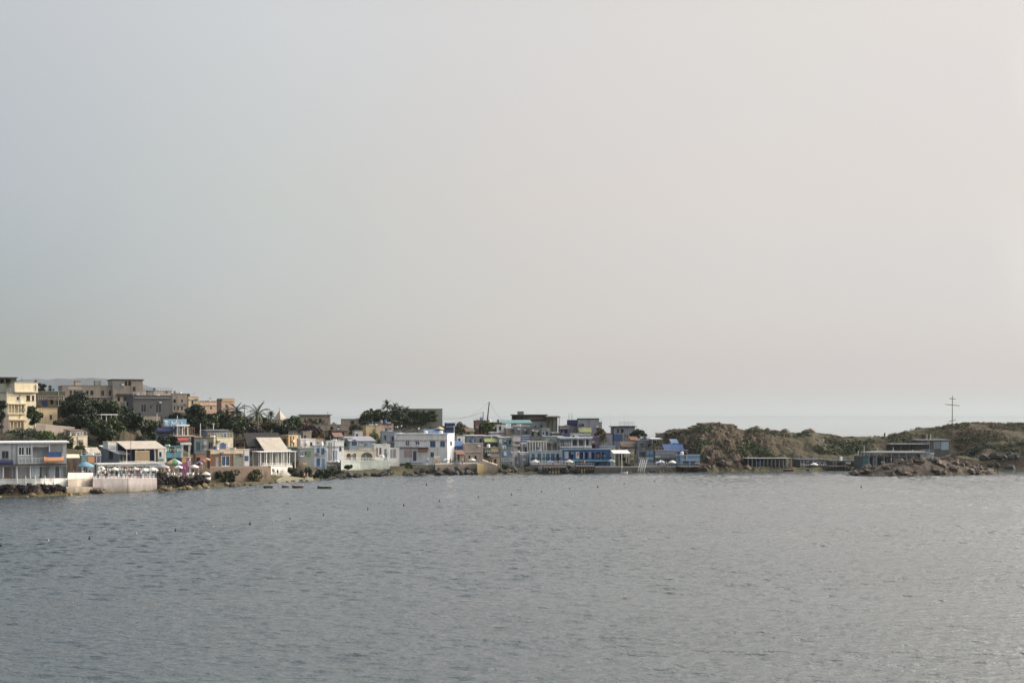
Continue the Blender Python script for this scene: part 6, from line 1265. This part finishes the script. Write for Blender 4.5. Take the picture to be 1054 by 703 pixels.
for l, x, y, yb_, t, w, c in (('white parasol at the left of the grey deck edge', 551, 473, 480, 8, 8, ['white', 'offwhite']), ('blue parasol in the middle of the grey deck edge', 566, 473.6, 480, 8.4, 8, ['blue', 'sky']), ('cream parasol at the right of the grey deck edge', 586, 473, 480, 8, 8, ['cream', 'offwhite']),
        ('white parasol on the brown stone ledge by the pink stone cottage', 486, 471.4, 478, 9, 8, ['white', 'pinkwhite']), ('sky-blue parasol in front of the lilac stepped building', 680, 473.4, 480.8, 4, 8, ['sky', 'white']), ('white parasol on the dark quay left of the blue cabin', 692, 473.6, 480.8, 4, 8, ['white', 'offwhite']),
        ('striped lilac parasol on the brown stone ledge by the cream box', 459, 471.6, 478.4, 9, 7.6, ['lilac', 'white']), ('teal parasol beside the white waterfront canopy', 629, 472.4, 480.6, 3.6, 8, ['teal', 'lightblue']), ('grey parasol on the right part of the pale teal terrace', 392, 467.6, 474.6, 27, 8, ['greyblue', 'offwhite'])):
    umbrella(l, x, y, yb_, t, w, c)
P = person
for l, x, yb_, t, po, c1, c2, r_ in (('person in white at the white parasol of the grey deck edge', 554.6, 480, 7.4, 'stand', 'white', 'denim', 20), ('person in red at the blue parasol of the grey deck edge', 569.6, 480, 7.4, 'sit', 'red', 'black', 0), ('person in navy near the cream parasol of the grey deck edge', 581.6, 480, 7.4, 'walk', 'navy', 'offwhite', 80),
        ('person in yellow on the brown stone ledge', 476, 478, 8, 'stand', 'yellow', 'denim', 10), ('person in black on the brown stone ledge near the cream box', 463.6, 478.4, 8, 'walk', 'black', 'black', 70), ('person in white on the dark quay by the sky-blue parasol', 676, 480.8, 3.4, 'stand', 'white', 'black', 0),
        ('person in pink on the dark quay by the lilac steps', 686, 480.8, 3, 'walk', 'pink', 'denim', 80), ('person in teal on the pale teal terrace by the railing', 376, 474.6, 25.4, 'stand', 'teal', 'black', 0), ('person in rust-coloured top on the pale teal terrace', 361, 474.6, 25.4, 'reach', 'rust', 'denim', 40), ('person in white on the roof of the big two-storey white house', 431, 446, 29, 'stand', 'white', 'denim', 0)):
    person(l, x, yb_, t, po, c1, c2, r_)
P('person in a dark top standing alone on the headland ridge', 910.6, 451.4, 44, 'stand', 'black', 'black', 200, 1.1)
P('person in a red top seated on the white sea wall terrace', 142, 492.2, 4.2, 'sit', 'red', 'denim', 30); P('person in a white top beside the red-topped one on the sea wall terrace', 145, 492.2, 4, 'stand', 'white', 'denim', -20)
P('person in black standing under the blue umbrella', 92.4, 492.6, 8, 'stand', 'black', 'denim', 10); P('person in a pink top standing near the blue umbrella pole', 85, 492.6, 8, 'reach', 'pink', 'black', 60); P('person in a brown top at the left of the blue umbrella terrace', 75.6, 492.8, 7.6, 'stand', 'brown', 'denim', 120)
P('person in dark clothes at a table behind the white sea wall', 110, 492.3, 4.4, 'sit', 'black', 'denim', 0); P('person in yellow standing behind the white sea wall', 108, 492.2, 6, 'stand', 'yellow', 'black', 45); P('person in white at the left end of the white sea wall', 101, 492.2, 5, 'stand', 'white', 'denim', 10); P('person in pink in the middle of the white sea wall terrace', 132.6, 492.2, 5.4, 'sit', 'pink', 'black', 40); P('person in teal leaning by the white sea wall terrace tables', 124, 492.2, 4.6, 'reach', 'teal', 'denim', 0); P('person in orange beside the teal umbrella', 169, 490.4, 9.6, 'stand', 'orange', 'black', 20); P('person in black under the white umbrella at the lookout frame', 199, 490, 12.5, 'stand', 'black', 'denim', 0); P('person in navy at the right end of the white sea wall', 160, 492.2, 4.4, 'walk', 'navy', 'denim', 80)
P('person in purple walking by the magenta stall', 190, 488.6, 11.4, 'walk', 'purple', 'denim', 70); P('person in white near the rainbow umbrella', 174, 490, 9, 'stand', 'white', 'blue', 20); P('person in red near the rainbow umbrella pole', 177, 490, 9.6, 'stand', 'red', 'black', 0)
P('person in white walking down to the little beach', 283, 490, 5.2, 'walk', 'white', 'denim', 60); P('person in dark clothes on the steps beside the little beach', 277, 487, 10, 'stand', 'black', 'black', 10); P('person in pale trousers behind the beach walker', 285.8, 490.6, 4.6, 'stand', 'rust', 'offwhite', -30); P('person in a blue top following the beach walker', 281, 489.4, 6.4, 'walk', 'blue', 'black', 60)
P('bather in white shorts at the water edge of the little beach', 316.4, 494.4, 1.2, 'walk', 'skin', 'white', 90, 1.05); P('bather in dark shorts at the water edge of the little beach', 313.2, 494.2, 1.3, 'stand', 'skin', 'black', 40, 1.05)
P('person in black at the brown stone landing', 503.6, 479.6, 7, 'stand', 'black', 'black', 20, 1.15); P('person in white trousers at the brown stone landing', 506.2, 479.8, 6.6, 'stand', 'brown', 'white', -30, 1.1)
P('person in a pink top by the white pickets', 526.6, 479, 9, 'stand', 'pink', 'navy', 0); P('person in blue by the white pickets', 532, 479.4, 9, 'sit', 'blue', 'denim', 40); P('person in a red top under the blue club ledge', 598, 480, 10, 'stand', 'red', 'denim', 0); P('person in orange under the blue club ledge', 601.6, 480, 10, 'stand', 'orange', 'denim', 50)
P('person in red standing on the shoreline shack quay', 812.4, 482.4, 2.4, 'stand', 'red', 'black', 0); P('person in white at the right end of the white boat', 440, 477.6, 7, 'stand', 'white', 'denim', 0)
P('person in dark clothes at the waterside of the islet', 975.6, 487.4, -33.5, 'stand', 'black', 'black', 20); P('person in a red top on the islet bar deck', 917, 478, -12, 'stand', 'red', 'denim', 20); P('person in navy seated on the dark quay by the ladders', 652, 480.6, 3, 'sit', 'navy', 'black', 0)

# ------------------------------------------------------------------ poles, masts, ladders, cross
pole('utility_pole', 'dark utility pole with a crossarm between the two palms', 'utility pole', 251.6, 416, 440, 90, .13, 0, [(417.4, 2.6, 0)], insul=True)
_, ta = pole('leaning_mast', 'taller dark leaning mast above the village', 'mast', 500.8, 413.6, 436, 78, .25, 2.8, col='darkgrey'); _, tb = pole('leaning_mast', 'shorter dark leaning mast beside the taller one', 'mast', 496.6, 424, 436, 77, .18, .8, col='darkgrey')
cable('cable drooping left from the taller leaning mast', ta, at(459, 436, Ys(460) + 62), 1.2); cable('cable drooping right from the taller leaning mast', ta, at(519, 433, Ys(519) + 74), .9); cable('second cable drooping left below the first one', tb, at(456, 431, Ys(456) + 92), .7)
pole('cross', 'tall thin cross with three crossbars on the green hilltop', 'cross', 980, 407, 440, 40, .17, .4, [(410.4, 3.1, .08), (416.8, 7.4, .10), (433, 3.6, -.25)], col='stone')
g = at(980, 440, Ys(980) + 40); 
for i, x in enumerate((953.6, 957.4)): pole('marker_post', 'pale stubby post on the hill slope, ' + ('left' if i == 0 else 'right') + ' one of two', 'post', x, 446.6, 451.5, 24, .28, .4, col='pale')
def ladder(label, px0, px1, yt, yb, t):
    Y = Ys(px0) + t; a, b = at(px0, yb, Y - 1.2), at(px1, yt, Y); root = thing('swim_ladder', label, 'ladder', a); w = Vector((.28, 0, 0))
    for sg in (-1, 1):
        m = MB(); m.tube(a + w * sg, b + w * sg, .07, n=6); obj('rail', m, 'white', root)
    for k in range(9): m = MB(); q = a + (b - a) * (k + .7) / 9; m.tube(q - w, q + w, .03, n=5); obj('rung', m, 'white', root)
ladder('white swim ladder leaning on the dark quay, left of two', 657.6, 660.6, 473, 486, .9); ladder('white swim ladder leaning on the dark quay, right of two', 661.6, 664.8, 473, 486, .9)
pole('mooring_post', 'white mooring post rising from the dark quay', 'post', 640, 465, 487, .6, .1, col='white'); boat('small white-bowed dinghy tied up below the white mooring post', 642.4, 487.2, 2.4, 'white', 30)
pole('deck_mast', 'thin white mast at the left end of the pier deck', 'mast', 889.4, 458.6, 470, -5, .08, col='white'); pole('deck_mast', 'thin white mast in the middle of the pier deck', 'mast', 903.4, 460.6, 468, -5, .07, col='white'); pole('deck_mast', 'thin white mast by the open dark-roofed shelter', 'mast', 919.6, 460.4, 468, -5, .07, col='white')
pole('light_post', 'thick white lamp-like post on the pier deck', 'post', 939.4, 463, 468.4, -5, .14, col='white')
pole('utility_pole', 'dark utility pole behind the salmon house', 'pole', 216.5, 409, 420, 176, .08, 0, [(410, 1.6, 0)]); pole('utility_pole', 'thin pole rising behind the white ribbed house', 'pole', 345, 448, 456, 50, .05); pole('utility_pole', 'dark pole at the right corner of the canvas canopy', 'pole', 134.6, 449, 478, 28, .07)
pole('flag_pole', 'white pole among the shrubs below the slate block', 'pole', 161.6, 425.6, 434, 96, .1, col='white'); pole('flag_pole', 'white pole rising through the rooftop sign', 'pole', 182.6, 427.6, 440, 60, .1, col='white')

# ------------------------------------------------------------------ sky, sun, camera
SUN_AZ, SUN_EL = 70, 19       # degrees to the right of the view direction, and above the horizon
w = bpy.data.worlds.new('World'); SC.world = w; w.use_nodes = True
nt = w.node_tree; bg = nt.nodes['Background']; outn = nt.nodes['World Output']
s = nt.nodes.new('ShaderNodeTexSky'); s.sky_type = 'NISHITA'; s.sun_disc = False; s.sun_elevation = R(SUN_EL); s.sun_rotation = R(SUN_AZ); s.air_density = 1; s.dust_density = 1.5; s.ozone_density = 1
nt.links.new(s.outputs[0], bg.inputs[0]); bg.inputs[1].default_value = .05
tc = nt.nodes.new('ShaderNodeTexCoord'); sp = nt.nodes.new('ShaderNodeSeparateXYZ'); nt.links.new(tc.outputs['Generated'], sp.inputs[0])
def mr(x, a, b):
    n = nt.nodes.new('ShaderNodeMapRange'); nt.links.new(x, n.inputs[0]); n.inputs[1].default_value = a; n.inputs[2].default_value = b; return n.outputs[0]
# hazy veil over the sky: colour by the angle to the sun (a bright aureole on the right) and by height
dp = nt.nodes.new('ShaderNodeVectorMath'); dp.operation = 'DOT_PRODUCT'; nt.links.new(tc.outputs['Generated'], dp.inputs[0])
dp.inputs[1].default_value = (math.sin(R(SUN_AZ)) * math.cos(R(SUN_EL)), math.cos(R(SUN_AZ)) * math.cos(R(SUN_EL)), math.sin(R(SUN_EL)))
fx = mr(dp.outputs['Value'], -1, 1)
def qx(x): return (x + 1) / 2
LOW = [(-1, (0.13, 0.145, 0.16)), (0.013, (0.1813, 0.2054, 0.231)), (0.167, (0.3256, 0.3146, 0.3564)), (0.329, (0.4033, 0.3575, 0.3801)), (0.476, (0.4003, 0.3518, 0.4017)), (0.622, (0.3437, 0.3156, 0.3958)), (0.74, (1.0, 0.88, 0.75)), (1, (3.5, 3, 2.4))]
MID = [(-1, (0.16, 0.18, 0.2)), (0.054, (0.3601, 0.3535, 0.3629)), (0.208, (0.4422, 0.4238, 0.3843)), (0.368, (0.5292, 0.4463, 0.3926)), (0.513, (0.554, 0.4605, 0.3999)), (0.655, (0.525, 0.4308, 0.3756)), (0.74, (1.2, 1.05, 0.92)), (0.82, (2.2, 2, 1.7)), (1, (4.5, 4, 3.4))]
TOP = [(-1, (0.18, 0.2, 0.22)), (0.09, (0.4581, 0.4499, 0.4336)), (0.245, (0.5397, 0.5171, 0.4853)), (0.402, (0.5959, 0.5331, 0.4758)), (0.543, (0.6191, 0.5457, 0.4616)), (0.682, (0.6257, 0.5304, 0.4454)), (0.74, (1.4, 1.25, 1.1)), (0.82, (2.0, 1.8, 1.55)), (1, (5, 4.5, 4))]
HIGH = [(-1, (.2, .23, .26)), (.1, (.32, .37, .42)), (.42, (1.1, 1.08, 1.05)), (.62, (2.2, 2.05, 1.85)), (.8, (3.2, 2.9, 2.5)), (1, (6, 5.4, 4.8))]
ramp_ = lambda T_: _ramp(nt, fx, [(qx(a), b) for a, b in T_])
v = _mix(nt, mr(sp.outputs[2], .036, .152), ramp_(LOW), ramp_(MID))
v = _mix(nt, mr(sp.outputs[2], .152, .265), v, ramp_(TOP))
v = _mix(nt, mr(sp.outputs[2], .288, .46), v, ramp_(HIGH))
b2 = nt.nodes.new('ShaderNodeBackground'); nt.links.new(v, b2.inputs[0]); b2.inputs[1].default_value = 1.0
ad = nt.nodes.new('ShaderNodeAddShader'); nt.links.new(bg.outputs[0], ad.inputs[0]); nt.links.new(b2.outputs[0], ad.inputs[1]); nt.links.new(ad.outputs[0], outn.inputs[0])
ld = bpy.data.lights.new('sun', 'SUN'); ld.energy = 3.4; ld.angle = R(4); ld.color = (1, .86, .66); lo_ = bpy.data.objects.new('sun', ld); COL.objects.link(lo_)
d = Vector((math.sin(R(SUN_AZ)) * math.cos(R(SUN_EL)), math.cos(R(SUN_AZ)) * math.cos(R(SUN_EL)), math.sin(R(SUN_EL))))
lo_.rotation_euler = d.to_track_quat('Z', 'Y').to_euler(); lo_.location = (120, 100, 80)
cd = bpy.data.cameras.new('camera'); co = bpy.data.objects.new('camera', cd); COL.objects.link(co); SC.camera = co
co.location = (0, 0, H); co.rotation_euler = (R(90), 0, 0); cd.sensor_width = 36; cd.lens = 36 * F / 1054; cd.shift_y = (HY - 351.5) / 1054; cd.clip_start = 1; cd.clip_end = 90000
SC.view_settings.view_transform = 'Standard'; SC.view_settings.look = 'None'; SC.view_settings.exposure = 0; SC.view_settings.gamma = 1; SC.view_settings.use_curve_mapping = False
SC.render.engine = 'CYCLES'; SC.cycles.use_denoising = True; SC.cycles.max_bounces = 6; SC.cycles.volume_bounces = 1; SC.cycles.transparent_max_bounces = 12
